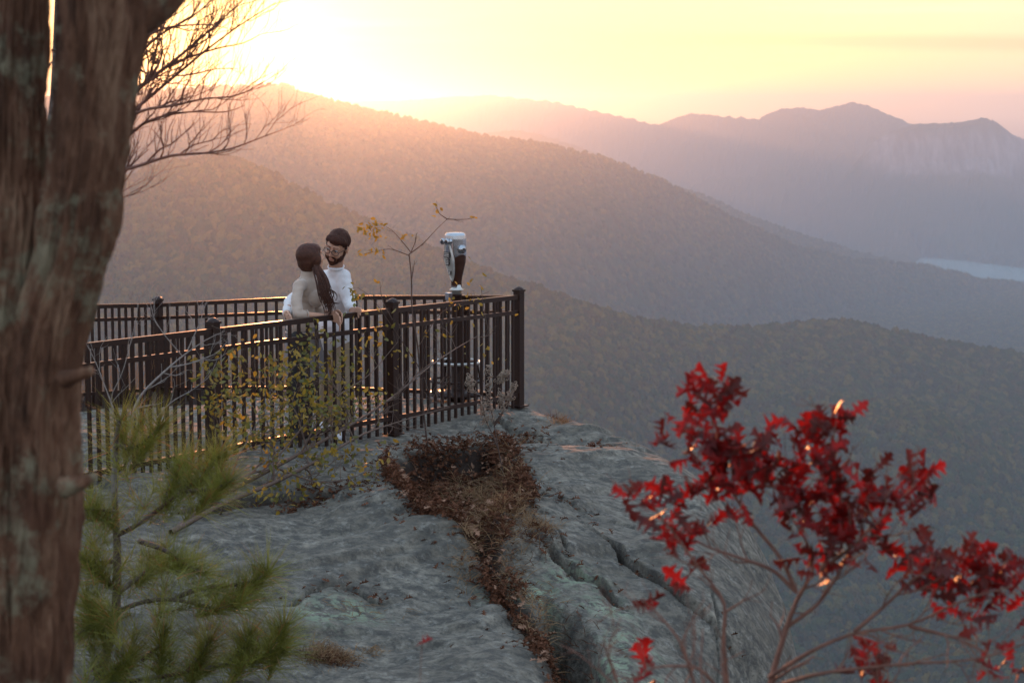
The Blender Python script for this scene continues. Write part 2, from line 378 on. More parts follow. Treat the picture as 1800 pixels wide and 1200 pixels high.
# cracks: (points, groove width m, groove depth m, step m on the camera side, reach m)
CRACKS = [
 (bl((1035, 940), (1075, 958), (1105, 985), (1135, 1000), (1160, 1022), (1200, 1045), (1250, 1058), (1305, 1072)), .035, .22, .10, .8),
 (bl((930, 972), (965, 978), (985, 990), (1003, 997), (1030, 1010), (1060, 1020), (1085, 1045), (1110, 1056)), .035, .20, .12, .6),
 (bl((478, 1052), (540, 1035), (585, 1018), (620, 1016), (650, 1028), (705, 1030)), .018, .07, .02, .3),
 (bl((300, 893), (400, 880), (480, 872), (560, 880), (632, 876)), .05, .10, .10, .6),
 (bl((672, 778), (720, 786), (790, 778), (850, 782), (905, 768), (960, 772), (1010, 778)), .045, .07, .09, .5),
 (bl((830, 742), (880, 735), (905, 745), (950, 755), (975, 778)), .03, .05, .06, .4),
 (bl((880, 792), (935, 800), (990, 790), (1050, 782), (1115, 780)), .05, .10, .0, .5),
 (bl((905, 868), (960, 878), (1005, 896), (1050, 902)), .02, .06, .03, .3),
 (bl((1000, 912), (1060, 915), (1130, 930), (1180, 950)), .012, .03, .03, .3),
 (bl((900, 930), (940, 935), (985, 958), (992, 985)), .03, .10, -.06, .3),
 (bl((470, 790), (560, 800), (640, 790), (668, 775)), .02, .05, .05, .4),
 (bl((610, 980), (640, 974), (690, 972)), .02, .02, .0, .2),
 (bl((300, 1105), (380, 1090), (450, 1110), (530, 1098)), .02, .06, .06, .4),
 (bl((1255, 1010), (1270, 1090), (1262, 1150)), .02, .04, -.02, .2),
]
LICH = bl((895, 1035), (935, 1045), (1065, 1060), (1000, 1135), (1070, 1150), (1110, 1120), (1090, 1180), (1150, 1185), (1040, 1170), (1060, 1195), (940, 1030), (1130, 1200), (1010, 1010), (620, 1050), (560, 1060))
def rockz(x, y, full=True):
    z0 = base(x, y)
    e = sd_poly(x+fbm(x*1.3, y*1.3, o=3, seed=41)*.10, y+fbm(x*1.3, y*1.3, 3, o=3, seed=42)*.10, EDGE)
    flat = np.exp(-((x+2)**2/6+(y-17.6)**2/2.2))       # trodden platform is smoother
    z = z0+fbm(x*.8, y*.8, o=3, seed=11)*.15*(1-flat)
    a = R(-32); xr = x*math.cos(a)-y*math.sin(a); yr = x*math.sin(a)+y*math.cos(a)
    z = z+fbm(xr*1.3, yr*2.4, o=3, seed=12, g=.5)*.036*(1-.8*flat)
    z = z+fbm(x*9, y*9, o=4, seed=17)*.010+np.minimum(fbm(x*4, y*4, o=4, seed=18, g=.6)+.15, 0)*.06
    ter = fbm(xr*.5, yr*1.3, o=3, seed=15)*3.0
    z = z+(np.floor(ter)+sst(.0, .35, ter-np.floor(ter)))*.045*(1-flat)
    soil = np.zeros_like(x); 
    wx = x+fbm(x*3, y*3, o=3, seed=21)*.05; wy = y+fbm(x*3, y*3, 7, o=3, seed=22)*.05
    for p, gw, gd, stp, reach in CRACKS:
        gw = gw*.5; stp = stp*.5
        ds, sg = sd_line(wx, wy, p)
        L_ = np.minimum(np.hypot(x-p[0, 0], y-p[0, 1]), np.hypot(x-p[-1, 0], y-p[-1, 1]))
        tap = sst(0, .25, L_)*.9+.1; tap = np.where(ds > gw*3, sst(0, .6, L_), tap)
        z = z-gd*np.exp(-(ds/gw)**4)*tap
        # lines run left to right: the camera side is on the right of travel
        sgn = np.where(sg < 0, 1.0, 0.0)
        z = z-stp*sgn*sst(0, gw*1.0, ds)*(1-sst(reach*.2, reach, ds))*tap
        soil = np.maximum(soil, np.exp(-(ds/(gw*1.0))**2)*(gw > .015)*tap)
    c = sd_poly(wx, wy, CHAN); z = z-.24*(1-sst(-.22, .0, c)); soil = np.maximum(soil, 1-sst(-.08, .02, c))
    h = sd_poly(wx, wy, HOLLOW); z = z-.8*(1-sst(-.22, .03, h)); soil = np.maximum(soil, .5*(1-sst(-.15, .03, h)))
    s = np.maximum(e+.22, 0)
    z = z-np.where(s < .8, 1.1*s*s, .704+(s-.8)*(4.5+fbm(x*.7, y*.7, o=3, seed=31)*2))
    z = np.maximum(z, -60)
    lich = np.zeros_like(x)
    for q in LICH: lich = np.maximum(lich, np.exp(-((x-q[0])**2+(y-q[1])**2)/.025))
    return z, e, soil, lich, c
us = np.concatenate([np.arange(-900, -60, 14.0), np.arange(-60, 1420, 2.6), np.arange(1420, 1900, 12)])
ds_ = np.concatenate([np.linspace(1.5, 9.2, 60, endpoint=False), np.exp(np.linspace(math.log(9.2), math.log(19.5), 560)), np.linspace(19.55, 25, 60)])
RU, RD = np.meshgrid(us, ds_, indexing='ij'); RX = (RU-900)/F*RD; RY = RD
RZ, RE, RS, RL, RC = rockz(RX, RY)
rock = bigmesh('rock_outcrop', np.stack([RX, RY, RZ], -1).reshape(-1, 3), gridquads(len(us), len(ds_)), MAT['rock'])
rock['kind'] = 'structure'
for nm, ar in (('soil', RS), ('lichen', RL)):
    at = rock.data.attributes.new(nm, 'FLOAT', 'POINT'); at.data.foreach_set('value', ar.astype(np.float32).ravel())
def gza(x, y):      # ground height by interpolation in the rock grid
    x, y = np.asarray(x, float), np.asarray(y, float); u_ = 900+x/y*F
    i = np.clip(np.interp(u_, us, np.arange(len(us))), 0, len(us)-1.001); j = np.clip(np.interp(y, ds_, np.arange(len(ds_))), 0, len(ds_)-1.001)
    a, b_ = i.astype(int), j.astype(int); fa, fb = i-a, j-b_
    return (RZ[a, b_]*(1-fa)+RZ[a+1, b_]*fa)*(1-fb)+(RZ[a, b_+1]*(1-fa)+RZ[a+1, b_+1]*fa)*fb
def gz(x, y): return float(gza(x, y))

# ------------------------------------------------------------------ leaves and blades
def instances(template, faces, pos, rots, sizes):
    T = np.asarray(template, float); n = len(pos)
    V = np.einsum('nij,kj->nki', rots, T)*np.asarray(sizes)[:, None, None]+np.asarray(pos)[:, None, :]
    Fc = np.asarray(faces)[None]+(np.arange(n)*len(T))[:, None, None]
    return V.reshape(-1, 3), Fc.reshape(-1, Fc.shape[-1])
def randrot(n, up=None, spread=1.0):
    q = rng.normal(size=(n, 4)); q /= np.linalg.norm(q, axis=1)[:, None]
    w, x, y, z = q.T
    return np.stack([np.stack([1-2*(y*y+z*z), 2*(x*y-z*w), 2*(x*z+y*w)], -1), np.stack([2*(x*y+z*w), 1-2*(x*x+z*z), 2*(y*z-x*w)], -1), np.stack([2*(x*z-y*w), 2*(y*z+x*w), 1-2*(x*x+y*y)], -1)], 1)
def rotto(dirs, twist=True):      # rotation taking +Y of the template to each dir
    d = dirs/np.linalg.norm(dirs, axis=1)[:, None]
    r = rng.normal(size=d.shape) if twist else np.tile([0, 0, 1.0], (len(d), 1))
    x = np.cross(d, r); x /= np.linalg.norm(x, axis=1)[:, None]; z = np.cross(x, d)
    return np.stack([x, d, z], -1)
# small oval leaf (tris as quads), folded along the midrib
def strip(outline, fold=.12, curl=.15):
    V = []; Fq = []
    for y, w in outline:
        zc = -curl*y*y
        V += [(-w, y, zc+fold*w*2), (0, y, zc), (w, y, zc+fold*w*2)]
    for i in range(len(outline)-1):
        a = i*3; Fq += [(a, a+1, a+4, a+3), (a+1, a+2, a+5, a+4)]
    return V, Fq
OVAL = strip([(0, .02), (.15, .18), (.4, .28), (.7, .2), (.93, .05), (1, .005)])
def oak_leaf(seed):
    r = np.random.default_rng(seed)
    ys = [0, .14, .20, .30, .36, .47, .53, .64, .70, .82, .88, 1.0]
    ws = [.015, .03, .20, .07, .09, .36, .10, .12, .33, .10, .14, .02]
    out = [(y, w*(1+r.normal()*.12)) for y, w in zip(ys, ws)]
    V, Fq = strip(out, fold=.25, curl=.25)
    V = np.array(V); 
    # lobes sweep forward
    V[:, 1] += np.abs(V[:, 0])*.45
    V[:, 2] += np.sin(V[:, 1]*5+r.uniform(0, 6))*.05+np.abs(V[:, 0])*r.uniform(-.4, .5)
    return V, Fq
def arc_dir(p0, dirs, n): pass

def blades(name, base_pts, dirs, lengths, width, mat, parent=None, droop=.3, segs=3):
    n = len(base_pts); d = dirs/np.linalg.norm(dirs, axis=1)[:, None]
    side = np.cross(d, rng.normal(size=d.shape)); side /= np.linalg.norm(side, axis=1)[:, None]
    V = np.zeros((n, segs+1, 2, 3)); ln = np.asarray(lengths)[:, None]
    for i in range(segs+1):
        t = i/segs; c = base_pts+d*ln*t+np.array([0, 0, -1.0])*ln*droop*t*t
        w = width*(1-t*.85)
        V[:, i, 0] = c-side*w; V[:, i, 1] = c+side*w
    q = np.array([(2*i, 2*i+1, 2*i+3, 2*i+2) for i in range(segs)])[None]+(np.arange(n)*(segs+1)*2)[:, None, None]
    return bigmesh(name, V.reshape(-1, 3), q.reshape(-1, 4), mat, smooth=True, parent=parent)

def resample(pts, n):
    pts = np.asarray(pts, float); s = np.concatenate([[0], np.cumsum(np.linalg.norm(np.diff(pts, axis=0), axis=1))])
    t = np.linspace(0, s[-1], n)
    # Catmull-like smoothing
    out = np.stack([np.interp(t, s, pts[:, k]) for k in range(3)], 1)
    for _ in range(2): out[1:-1] = (out[:-2]+2*out[1:-1]+out[2:])/4
    return out
def grow(acc, pts, r0, r1, nchild, clen, depth, up=.5, spread=.8, k=5, tips=None, wob=.02, start=.15, bias=(0, 0, 0), kink=.5):
    pts = np.asarray(pts); n = len(pts)
    L_ = np.linalg.norm(np.diff(pts, axis=0), axis=1).sum()
    rad = np.linspace(r0, r1, n); acc.tube(pts, rad, k=k if r0 > .004 else 4, cap=False)
    if tips is not None: tips.append((pts[-1], pts[-1]-pts[-2], r1))
    if depth <= 0: return
    for c in range(nchild):
        t = start+(1-start)*(c+rng.uniform(.1, .9))/nchild; f = t*(n-1); i = min(int(f), n-2); p = pts[i]+(pts[i+1]-pts[i])*(f-i)
        d = pts[i+1]-pts[i]; d /= np.linalg.norm(d)
        rr = np.interp(t, [0, 1], [r0, r1])*.62
        s = rng.normal(size=3); s -= d*(s@d); s /= np.linalg.norm(s)
        dr = d*.75+s*spread+np.array([0, 0, up])+np.array(bias); dr /= np.linalg.norm(dr)
        ln = clen*rng.uniform(.55, 1.25)*(1-.45*t)
        m = 7; q = [p]; 
        for j in range(m-1):
            dr = dr+np.array([0, 0, up*.18])+rng.normal(size=3)*kink*.28; dr /= np.linalg.norm(dr); q.append(q[-1]+dr*ln/(m-1))
        grow(acc, q, rr, max(rr*.35, r1*.6), max(1, int(nchild*.65)), clen*.5, depth-1, up, spread, k, tips, wob, .2, bias, kink)

# ------------------------------------------------------------------ railing
def zrail(u, v, d): return P(u, v, d)
def fence_pts(lst): return [P(*p) for p in lst]
NEAR = fence_pts([(-70, 637, 12.55), (138, 604, 13.35), (375, 577, 14.5), (690, 541, 16.1), (912, 518, 17.7)])
BACK = fence_pts([(912, 519, 17.7), (560, 519.5, 19.3), (278, 533, 20.7), (60, 537, 19.2), (-80, 539, 18.2)])
def panel(root, a, b, n, i0, i1, bh=.9, tail=.13):
    d = b-a; L_ = np.linalg.norm(d); dn = d/L_; hd = dn.copy(); hd[2] = 0; hd /= np.linalg.norm(hd)
    a2 = a+dn*(.036 if i0 else 0); b2 = b-dn*(.036 if i1 else 0)
    for nm, dz, hh, ww in (('rail', -.02, .04, .042), ('rail', -.155, .034, .036), ('rail', -bh, .034, .036)):
        m = M(); m.bar(a2+[0, 0, dz], b2+[0, 0, dz], ww, hh); o = m.build(nm, MAT['iron'], root, smooth=False)
    side = np.cross(hd, [0, 0, 1]); rot = np.stack([hd, side, [0, 0, 1]], 1)
    for i in range(n):
        t = (i+1)/(n+1); p = a+d*t; z1 = p[2]-.03; g_ = gz(p[0], p[1]); z0 = max(p[2]-bh-tail, g_+.01)
        z0 = min(z0, p[2]-bh-.02)
        m = M(); m.box((p[0], p[1], (z0+z1)/2), .0108, .0108, (z1-z0)/2, rot=rot); m.build('baluster', MAT['iron'], root, smooth=False)
def post(root, p, top, hd, s=.035, big=True):
    side = np.array([-hd[1], hd[0], 0]); rot = np.stack([hd, side, [0, 0, 1]], 1); g_ = gz(p[0], p[1])-.1
    m = M(); m.box((p[0], p[1], (g_+top)/2), s, s, (top-g_)/2, rot=rot); o = m.build('post', MAT['iron'], root, smooth=False)
    m = M(); m.box((p[0], p[1], top+.008), s+.008, s+.008, .010, rot=rot, bev=.004)
    m.lathe((p[0], p[1], top+.016), [(.045*1.1, 0), (.040, .012), (.022, .024), (.004, .030)], k=16)
    m.build('cap', MAT['iron'], o, smooth=False)
    m = M(); m.box((p[0], p[1], g_+.115), s+.03, s+.03, .006, rot=rot); m.build('base_plate', MAT['iron'], o, smooth=False)
hdN = NEAR[3]-NEAR[2]; hdN[2] = 0; hdN /= np.linalg.norm(hdN)
rN = thing('iron_railing', 'nearer brown metal railing in front of the couple, from the trunk to the corner post', 'railing', (NEAR[3][0], NEAR[3][1], 0))
panel(rN, NEAR[0], NEAR[1], 10, False, False); panel(rN, NEAR[1], NEAR[2], 15, False, True); panel(rN, NEAR[2], NEAR[3], 19, True, True); panel(rN, NEAR[3], NEAR[4], 18, True, True)
for i, e in ((2, .035), (3, .035), (4, .03)): post(rN, NEAR[i], NEAR[i][2]+e, hdN)
rB = thing('iron_railing', 'farther brown metal railing behind the couple, at the rear edge of the overlook', 'railing', (BACK[2][0], BACK[2][1], 0))
hdB = BACK[2]-BACK[1]; hdB[2] = 0; hdB /= np.linalg.norm(hdB)
panel(rB, BACK[0], BACK[1], 19, True, True); panel(rB, BACK[1], BACK[2], 15, True, True); panel(rB, BACK[2], BACK[3], 17, True, False); panel(rB, BACK[3], BACK[4], 12, False, False)
for i in (1, 2): post(rB, BACK[i], BACK[i][2]+.03, hdB)

# low stone kerb below the farther railing
m = M()
kp = resample(np.array([BACK[1], BACK[2], BACK[3], BACK[4]]), 26)
for i in range(25):
    p = (kp[i]+kp[i+1])/2; dr = kp[i+1]-kp[i]; dr[2] = 0; L_ = np.linalg.norm(dr); dr /= L_; sd_ = np.array([-dr[1], dr[0], 0]); sd_ = sd_ if sd_[1] > 0 else -sd_
    c = p+sd_*.16; g_ = gz(c[0], c[1]); hgt = (p[2]-.93)+rng.uniform(-.03, .03)
    z0 = min(g_, hgt)-.5; m.box((c[0], c[1], (z0+hgt)/2), L_*.49, .13+rng.uniform(-.02, .02), (hgt-z0)/2, rot=np.stack([dr, sd_, [0, 0, 1]], 1) if np.cross(dr, sd_)[2] > 0 else np.stack([dr, -sd_, [0, 0, 1]], 1), bev=.02)
o = m.build('stone_kerb', simple('kerb_stone', (.10, .075, .065), .9, scale=12, var=.4, bs=.6, bd=.02), None, smooth=False)
tag(o, 'low dark stone kerb under the farther railing at the rear edge', 'kerb')

# ------------------------------------------------------------------ coin-operated viewer
VX = P(803, 700, 18.05); vx, vy = VX[0], VX[1]; vz = gz(vx, vy)
vw = thing('tower_viewer', 'silver coin-operated viewing binoculars on a brown pole beside the corner of the railing', 'viewing binoculars', (vx, vy, vz))
def zat(v): return P(803, v, vy)[2]
m = M(); m.lathe((vx, vy, 0), [(.075, vz), (.075, vz+.05), (.055, vz+.07), (.05, zat(640)), (.046, zat(560)), (.044, zat(520)), (.060, zat(516))], k=20); m.build('pole', MAT['iron'], vw)
def ring(zc, r, t, mat, nm='step_ring'):
    a = np.linspace(0, 2*math.pi, 37); mm = M(); mm.tube(np.stack([vx+np.cos(a)*r, vy+np.sin(a)*r, np.full(37, zc)], 1), t, k=8, cap=False); return mm.build(nm, mat, vw)
ring(zat(636), .215, .014, MAT['plate']); ring(zat(668), .24, .012, MAT['iron'])
m = M(); m.lathe((vx, vy, 0), [(.27, zat(693)), (.27, zat(693)+.02), (.12, zat(693)+.035), (.06, zat(693)+.05)], k=28); m.build('base_plate', MAT['iron'], vw)
for k in range(4):
    a = k*math.pi/2+.5; m = M(); c_, s_ = math.cos(a), math.sin(a)
    m.tube([(vx+c_*.05, vy+s_*.05, zat(636)-.02), (vx+c_*.21, vy+s_*.21, zat(636)), (vx+c_*.24, vy+s_*.24, zat(668)), (vx+c_*.25, vy+s_*.25, zat(692))], .010, k=6); m.build('step_bracket', MAT['iron'], vw)
m = M(); m.lathe((vx, vy, 0), [(.045, zat(516)), (.045, zat(511)), (.062, zat(510)), (.064, zat(508.5)), (.046, zat(506)), (.042, zat(500))], k=32); m.build('collar', MAT['plate'], vw)
ya = R(-52)     # the faceplate looks to the left and towards the camera
RV = np.array(Matrix.Rotation(ya, 3, 'Z'))
z0 = zat(505); top = zat(408); hh = top-z0
prof0 = [(.040, .045, 0), (.042, .048, .10), (.054, .060, .2), (.078, .082, .33), (.095, .100, .46), (.101, .110, .60), (.102, .114, .75), (.102, .114, .88), (.098, .110, .945), (.086, .100, .98), (.05, .07, .998), (.01, .02, 1.0)]
prof = [(a*np.interp(z, [0, .3], [1, .80]), b_*np.interp(z, [0, .3], [1, .82]), z) for a, b_, z in prof0]
zz_ = np.concatenate([np.linspace(0, .94, 70), np.linspace(.945, 1, 10)]); PR = np.array(prof)
m = M(); m.lathe((0, 0, 0), [(np.interp(z, PR[:, 2], PR[:, 0]), np.interp(z, PR[:, 2], PR[:, 1]), z*hh) for z in zz_], k=72, pw=2.9)
V = m.v[0]; V[:, 1] += (V[:, 2]/hh)**1.5*-.015; m.v[0] = V @ RV.T+np.array([vx, vy, z0])
hd_ = m.build('housing', MAT['chrome'], vw)
hd_.data.materials.append(MAT['viewer_reflection'])
def loc(x, y, z): return np.array([vx, vy, z0])+RV @ np.array([x, y, z])
for p_ in hd_.data.polygons:      # ground reflection in the chrome, painted brown on the lower faces
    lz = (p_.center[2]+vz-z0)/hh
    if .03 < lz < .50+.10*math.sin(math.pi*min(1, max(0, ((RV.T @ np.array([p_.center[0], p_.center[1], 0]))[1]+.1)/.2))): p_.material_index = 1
# oval faceplate
m = M(); ang = np.linspace(0, 2*math.pi, 33)[:-1]; fr = []
def plate(sc, off):
    pts = []
    for a in ang:
        zz = math.sin(a); w = .060*sc*(1-.32*max(0, -zz))*math.cos(a); z = (.50+.33*sc*zz*(1.0 if zz > 0 else 1.1))*hh
        bd = np.interp(z/hh, [q[2] for q in prof], [q[1] for q in prof])
        pts.append(loc(w, -bd-.012*((z/hh)**1.5)-off, z))
    return np.array(pts)
rings = [plate(1.08, -.02), plate(1.08, .002), plate(1.0, .006), plate(.94, .002)]
V = np.concatenate(rings); f = [(r*32+j, r*32+(j+1) % 32, (r+1)*32+(j+1) % 32, (r+1)*32+j) for r in range(3) for j in range(32)]; f.append(tuple(96+j for j in range(32)))
m.add(V, f); fp = m.build('faceplate', MAT['plate'], vw, smooth=False)
for (x, z, w, h) in ((0, .60, .042, .055), (0, .46, .024, .05), (0, .27, .02, .035)):
    bd = np.interp(z, [q[2] for q in prof], [q[1] for q in prof])
    m = M(); m.box(loc(x, -bd-.017, z*hh), w, .004, h/2, rot=RV, bev=.002); m.build('instruction_plate', MAT['chrome_dark'], fp, smooth=False)
    for k in range(3):
        m = M(); m.box(loc(x, -bd-.0222, z*hh+(k-1)*h*.25), w*.8, .0008, .003, rot=RV); m.build('text_line', MAT['plate'], fp, smooth=False)
RVY = RV @ np.array(Matrix.Rotation(R(90), 3, 'X'))      # local z -> -y (towards the viewer)
for sx in (-1, 1):
    m = M(); m.lathe(loc(sx*.032, -.080, .84*hh), [(.030, 0), (.030, .018), (.024, .022), (.024, .040), (.029, .044), (.029, .058), (.020, .060)], k=18, rot=RVY); e = m.build('eyepiece', MAT['chrome'], vw)
    m = M(); m.lathe(loc(sx*.032, -.080, .84*hh), [(.018, .0605), (.014, .0625)], k=14, rot=RVY); m.build('lens', MAT['glass'], e)
RVX = RV @ np.array(Matrix.Rotation(R(90), 3, 'Y'))
for sx in (1,):
    m = M(); m.lathe(loc(.078, -.0, .70*hh), [(.040, 0), (.040, .018), (.030, .024), (.030, .034), (.012, .036)], k=20, rot=RVX); kn = m.build('knob', MAT['chrome'], vw)
    m = M(); m.lathe(loc(.078, -.0, .70*hh), [(.011, .036), (.011, .046), (.006, .048)], k=12, rot=RVX); m.build('knob_centre', MAT['chrome_dark'], kn)
#m = M(); m.lathe(loc(0, .10, .83*hh), [(.05, 0), (.05, .05), (.04, .055)], k=18, rot=RV @ np.array(Matrix.Rotation(R(-90), 3, 'X'))); m.build('lens_barrel', MAT['chrome'], vw)
bx_ = P(789, 521, vy-.08); m = M(); m.box(bx_, .028, .02, .035, rot=RV, bev=.005); m.build('coin_box', MAT['chrome'], vw, smooth=False)

# ------------------------------------------------------------------ people
def capsule(m, p0, r0, p1, r1, k=14, sq=None):
    p0 = np.asarray(p0, float); p1 = np.asarray(p1, float); d = p1-p0; L_ = np.linalg.norm(d); d = d/L_
    P_, Rr = [], []
    for a in np.linspace(-90, 0, 5)[:-1]: P_.append(p0+d*r0*math.sin(R(a))); Rr.append(max(1e-4, r0*math.cos(R(a))))
    for t in np.linspace(0, 1, 5): P_.append(p0+d*L_*t); Rr.append(r0+(r1-r0)*t)
    for a in np.linspace(0, 90, 5)[1:]: P_.append(p1+d*r1*math.sin(R(a))); Rr.append(max(1e-4, r1*math.cos(R(a))))
    a = np.array([0, 0, 1.0]) if abs(d[2]) < .9 else np.array([1.0, 0, 0]); u = np.cross(d, a); u /= np.linalg.norm(u); w = np.cross(d, u)
    ang = np.arange(k)*2*math.pi/k; V = np.concatenate([p+np.cos(ang)[:, None]*r*u+np.sin(ang)[:, None]*r*w for p, r in zip(P_, Rr)])
    n = len(P_); f = [(i*k+j, i*k+(j+1) % k, (i+1)*k+(j+1) % k, (i+1)*k+j) for i in range(n-1) for j in range(k)]+[tuple(range(k-1, -1, -1)), tuple((n-1)*k+j for j in range(k))]
    m.add(V, f)
def chain(m, pts, rad):
    for i in range(len(pts)-1): capsule(m, pts[i], rad[i], pts[i+1], rad[i+1])
def ell(m, c, r, rot=None, k=20):
    V = []; f = []; n = 12
    for i in range(n+1):
        a = math.pi*i/n
        for j in range(k):
            b_ = 2*math.pi*j/k; V.append((r[0]*max(1e-4, math.sin(a))*math.cos(b_), r[1]*max(1e-4, math.sin(a))*math.sin(b_), -r[2]*math.cos(a)))
    V = np.array(V)
    if rot is not None: V = V @ np.array(rot).T
    f = [(i*k+j, i*k+(j+1) % k, (i+1)*k+(j+1) % k, (i+1)*k+j) for i in range(n) for j in range(k)]+[tuple(range(k-1, -1, -1)), tuple(n*k+j for j in range(k))]
    m.add(V+np.asarray(c), f)
def remesh(m, name, mat, parent, voxel=.006, smooth=6, disp=None, sf=.5):
    o = m.build(name, mat, parent)
    a = o.modifiers.new('r', 'REMESH'); a.mode = 'VOXEL'; a.voxel_size = voxel; a.use_smooth_shade = True
    s = o.modifiers.new('s', 'SMOOTH'); s.factor = sf; s.iterations = smooth
    dg = bpy.context.evaluated_depsgraph_get(); me = bpy.data.meshes.new_from_object(o.evaluated_get(dg)); old = o.data
    o.modifiers.clear(); o.data = me; bpy.data.meshes.remove(old); me.name = name
    if not me.materials: me.materials.append(mat)
    n = len(me.vertices); co = np.zeros(n*3, np.float32); me.vertices.foreach_get('co', co); co = co.reshape(-1, 3)
    if disp:
        nr = np.zeros(n*3, np.float32); me.vertices.foreach_get('normal', nr); nr = nr.reshape(-1, 3)
        co = co+nr*disp(co)[:, None].astype(np.float32)
        me.vertices.foreach_set('co', co.ravel()); me.update()
    me.polygons.foreach_set('use_smooth', [True]*len(me.polygons))
    return o
def fr(yaw, pitch, roll):
    return np.array(Matrix.Rotation(R(yaw), 3, 'Z') @ Matrix.Rotation(R(pitch), 3, 'X') @ Matrix.Rotation(R(roll), 3, 'Y'))
def head_prims(m, c, rot, s=1.0, fem=False):
    T = lambda x, y, z: np.asarray(c)+rot @ (np.array([x, y, z])*s)
    E = lambda p, r: ell(m, T(*p), tuple(q*s for q in r), rot)
    E((0, .012, .03), (.076, .093, .090)); E((0, -.022, -.02), (.064, .068, .075)); E((0, -.035, -.06), (.050, .052, .048)); E((0, -.062, -.097), (.022, .020, .018))
    E((-.034, -.066, -.028), (.024, .022, .026)); E((.034, -.066, -.028), (.024, .022, .026))
    E((-.03, -.078, .035), (.030, .014, .012)); E((.03, -.078, .035), (.030, .014, .012))
    capsule(m, T(0, -.082, .022), .0085*s, T(0, -.104, -.022), .0125*s); E((-.012, -.094, -.027), (.008, .009, .007)); E((.012, -.094, -.027), (.008, .009, .007))
    E((0, -.084, -.055), (.022, .010, .006)); E((0, -.082, -.068), (.019, .010, .007))
    for sx in (-1, 1): E((sx*.079, .012, -.008), (.009, .022, .032))
    return T, E
def hand(m, wrist, kn, tip, spread_v, s=1.0, curl=None, thumb_side=None):
    """palm from wrist to knuckle line, five fingers bending on to tip"""
    wrist, kn, tip, sv = [np.asarray(a, float) for a in (wrist, kn, tip, spread_v)]; sv = sv/np.linalg.norm(sv)
    for t in (-.030, -.010, .010, .028):
        capsule(m, wrist+sv*t*.6*s, .015*s, kn+sv*t*s, .0125*s)
    ln = [.85, 1.0, .95, .78]
    for i, t in enumerate((-.032, -.011, .011, .031)):
        k0 = kn+sv*t*s; e = k0+(tip-kn)*ln[i]+sv*t*.25*s
        mid = (k0+e)/2+(curl if curl is not None else 0)
        chain(m, [k0, mid, e], [.0098*s, .0088*s, .0072*s])
    ts = thumb_side if thumb_side is not None else -1
    a = wrist+(kn-wrist)*.25+sv*ts*.028*s; b_ = wrist+(kn-wrist)*.75+sv*ts*.055*s; c_ = kn+sv*ts*.058*s+(tip-kn)*.25
    chain(m, [a, b_, c_], [.013*s, .0105*s, .0085*s])

# ---- man
g0 = gz(P(592, 780, 16.05)[0], 16.05)
man = thing('person', 'bearded man in glasses and white sweatshirt, looking down at the woman beside him', 'person', (P(592, 780, 16.1)[0], 16.1, g0))
rotM = fr(-24, 22, 17); hc = P(592.5, 434, 16.02)
mb = M(); T, E = head_prims(mb, hc, rotM, 1.10)
neck0 = P(590, 470, 16.14)
capsule(mb, T(0, .02, -.06), .058, neck0, .060); capsule(mb, neck0, .06, P(588, 500, 16.2), .08)
shL, shR = P(604, 487, 16.1), P(567, 490, 16.3)
elL, wrL = P(613, 530, 16.02), P(618, 545, 15.86); knL, tpL = P(625, 546.5, 15.77), P(632, 556, 15.70)
elR, wrR = P(509, 530, 16.0), P(504, 552, 15.62); knR, tpR = P(508, 561, 15.36), P(515, 566, 15.22)
chain(mb, [shL, elL, wrL], [.05, .04, .026]); chain(mb, [shR, elR, wrR], [.05, .04, .028])
hand(mb, wrL, knL, tpL, (.5, -.35, .7), 1.0, curl=np.array([.012, -.01, .012]), thumb_side=-1)
hand(mb, wrR, knR, tpR, (-.2, .3, .9), 1.0, curl=np.array([0, -.01, .015]), thumb_side=1)
hipL, hipR = P(597, 596, 16.2), P(576, 596, 16.32)
ell(mb, P(588, 520, 16.2), (.125, .09, .18)); ell(mb, P(586, 575, 16.25), (.125, .09, .13))
def foot_z(p): return gz(p[0], p[1])
aL = P(597, 770, 16.0); aL[2] = foot_z(aL)+.09; aR = P(574, 760, 16.28); aR[2] = foot_z(aR)+.09
kL, kR = P(607, 688, 15.98), P(572, 682, 16.25)
chain(mb, [hipL, kL, aL], [.08, .05, .035]); chain(mb, [hipR, kR, aR], [.08, .05, .035])
remesh(mb, 'body', MAT['skin'], man, .0055, 3)
# sweatshirt
ms = M()
ell(ms, P(588, 515, 16.17), (.142, .118, .205)); ell(ms, P(585, 560, 16.23), (.150, .125, .15)); capsule(ms, shR, .072, P(600, 487, 16.12), .070)
capsule(ms, P(590, 478, 16.13), .070, P(588, 494, 16.18), .10)
chain(ms, [P(603.5, 488, 16.1), elL, P(616.5, 541, 15.89)], [.066, .053, .042]); chain(ms, [shR, P(523, 520, 16.12), elR, wrR+(elR-wrR)*.12], [.062, .050, .044, .038])
chain(ms, [P(584, 582, 16.17), P(588, 596, 16.2)], [.145, .142])
ms_o = remesh(ms, 'sweatshirt', MAT['white_knit'], man, .008, 5, disp=lambda c: fbm(c[:, 0]*9, c[:, 1]*9, c[:, 2]*16, o=3, seed=70)*.012)
mc = M(); a = np.linspace(0, 2*math.pi, 25); nk = P(590.5, 467, 16.10)
mc.tube(np.stack([nk[0]+np.cos(a)*.064, nk[1]+np.sin(a)*.062, nk[2]+np.sin(a)*.022-.006], 1), .0065, k=8, cap=False); mc.build('neckband', MAT['white_knit'], ms_o)
mt = M(); ell(mt, P(587, 594, 16.24), (.142, .118, .13)); chain(mt, [hipL, kL, aL+[0, 0, .0]], [.098, .072, .062]); chain(mt, [hipR, kR, aR], [.098, .072, .062])
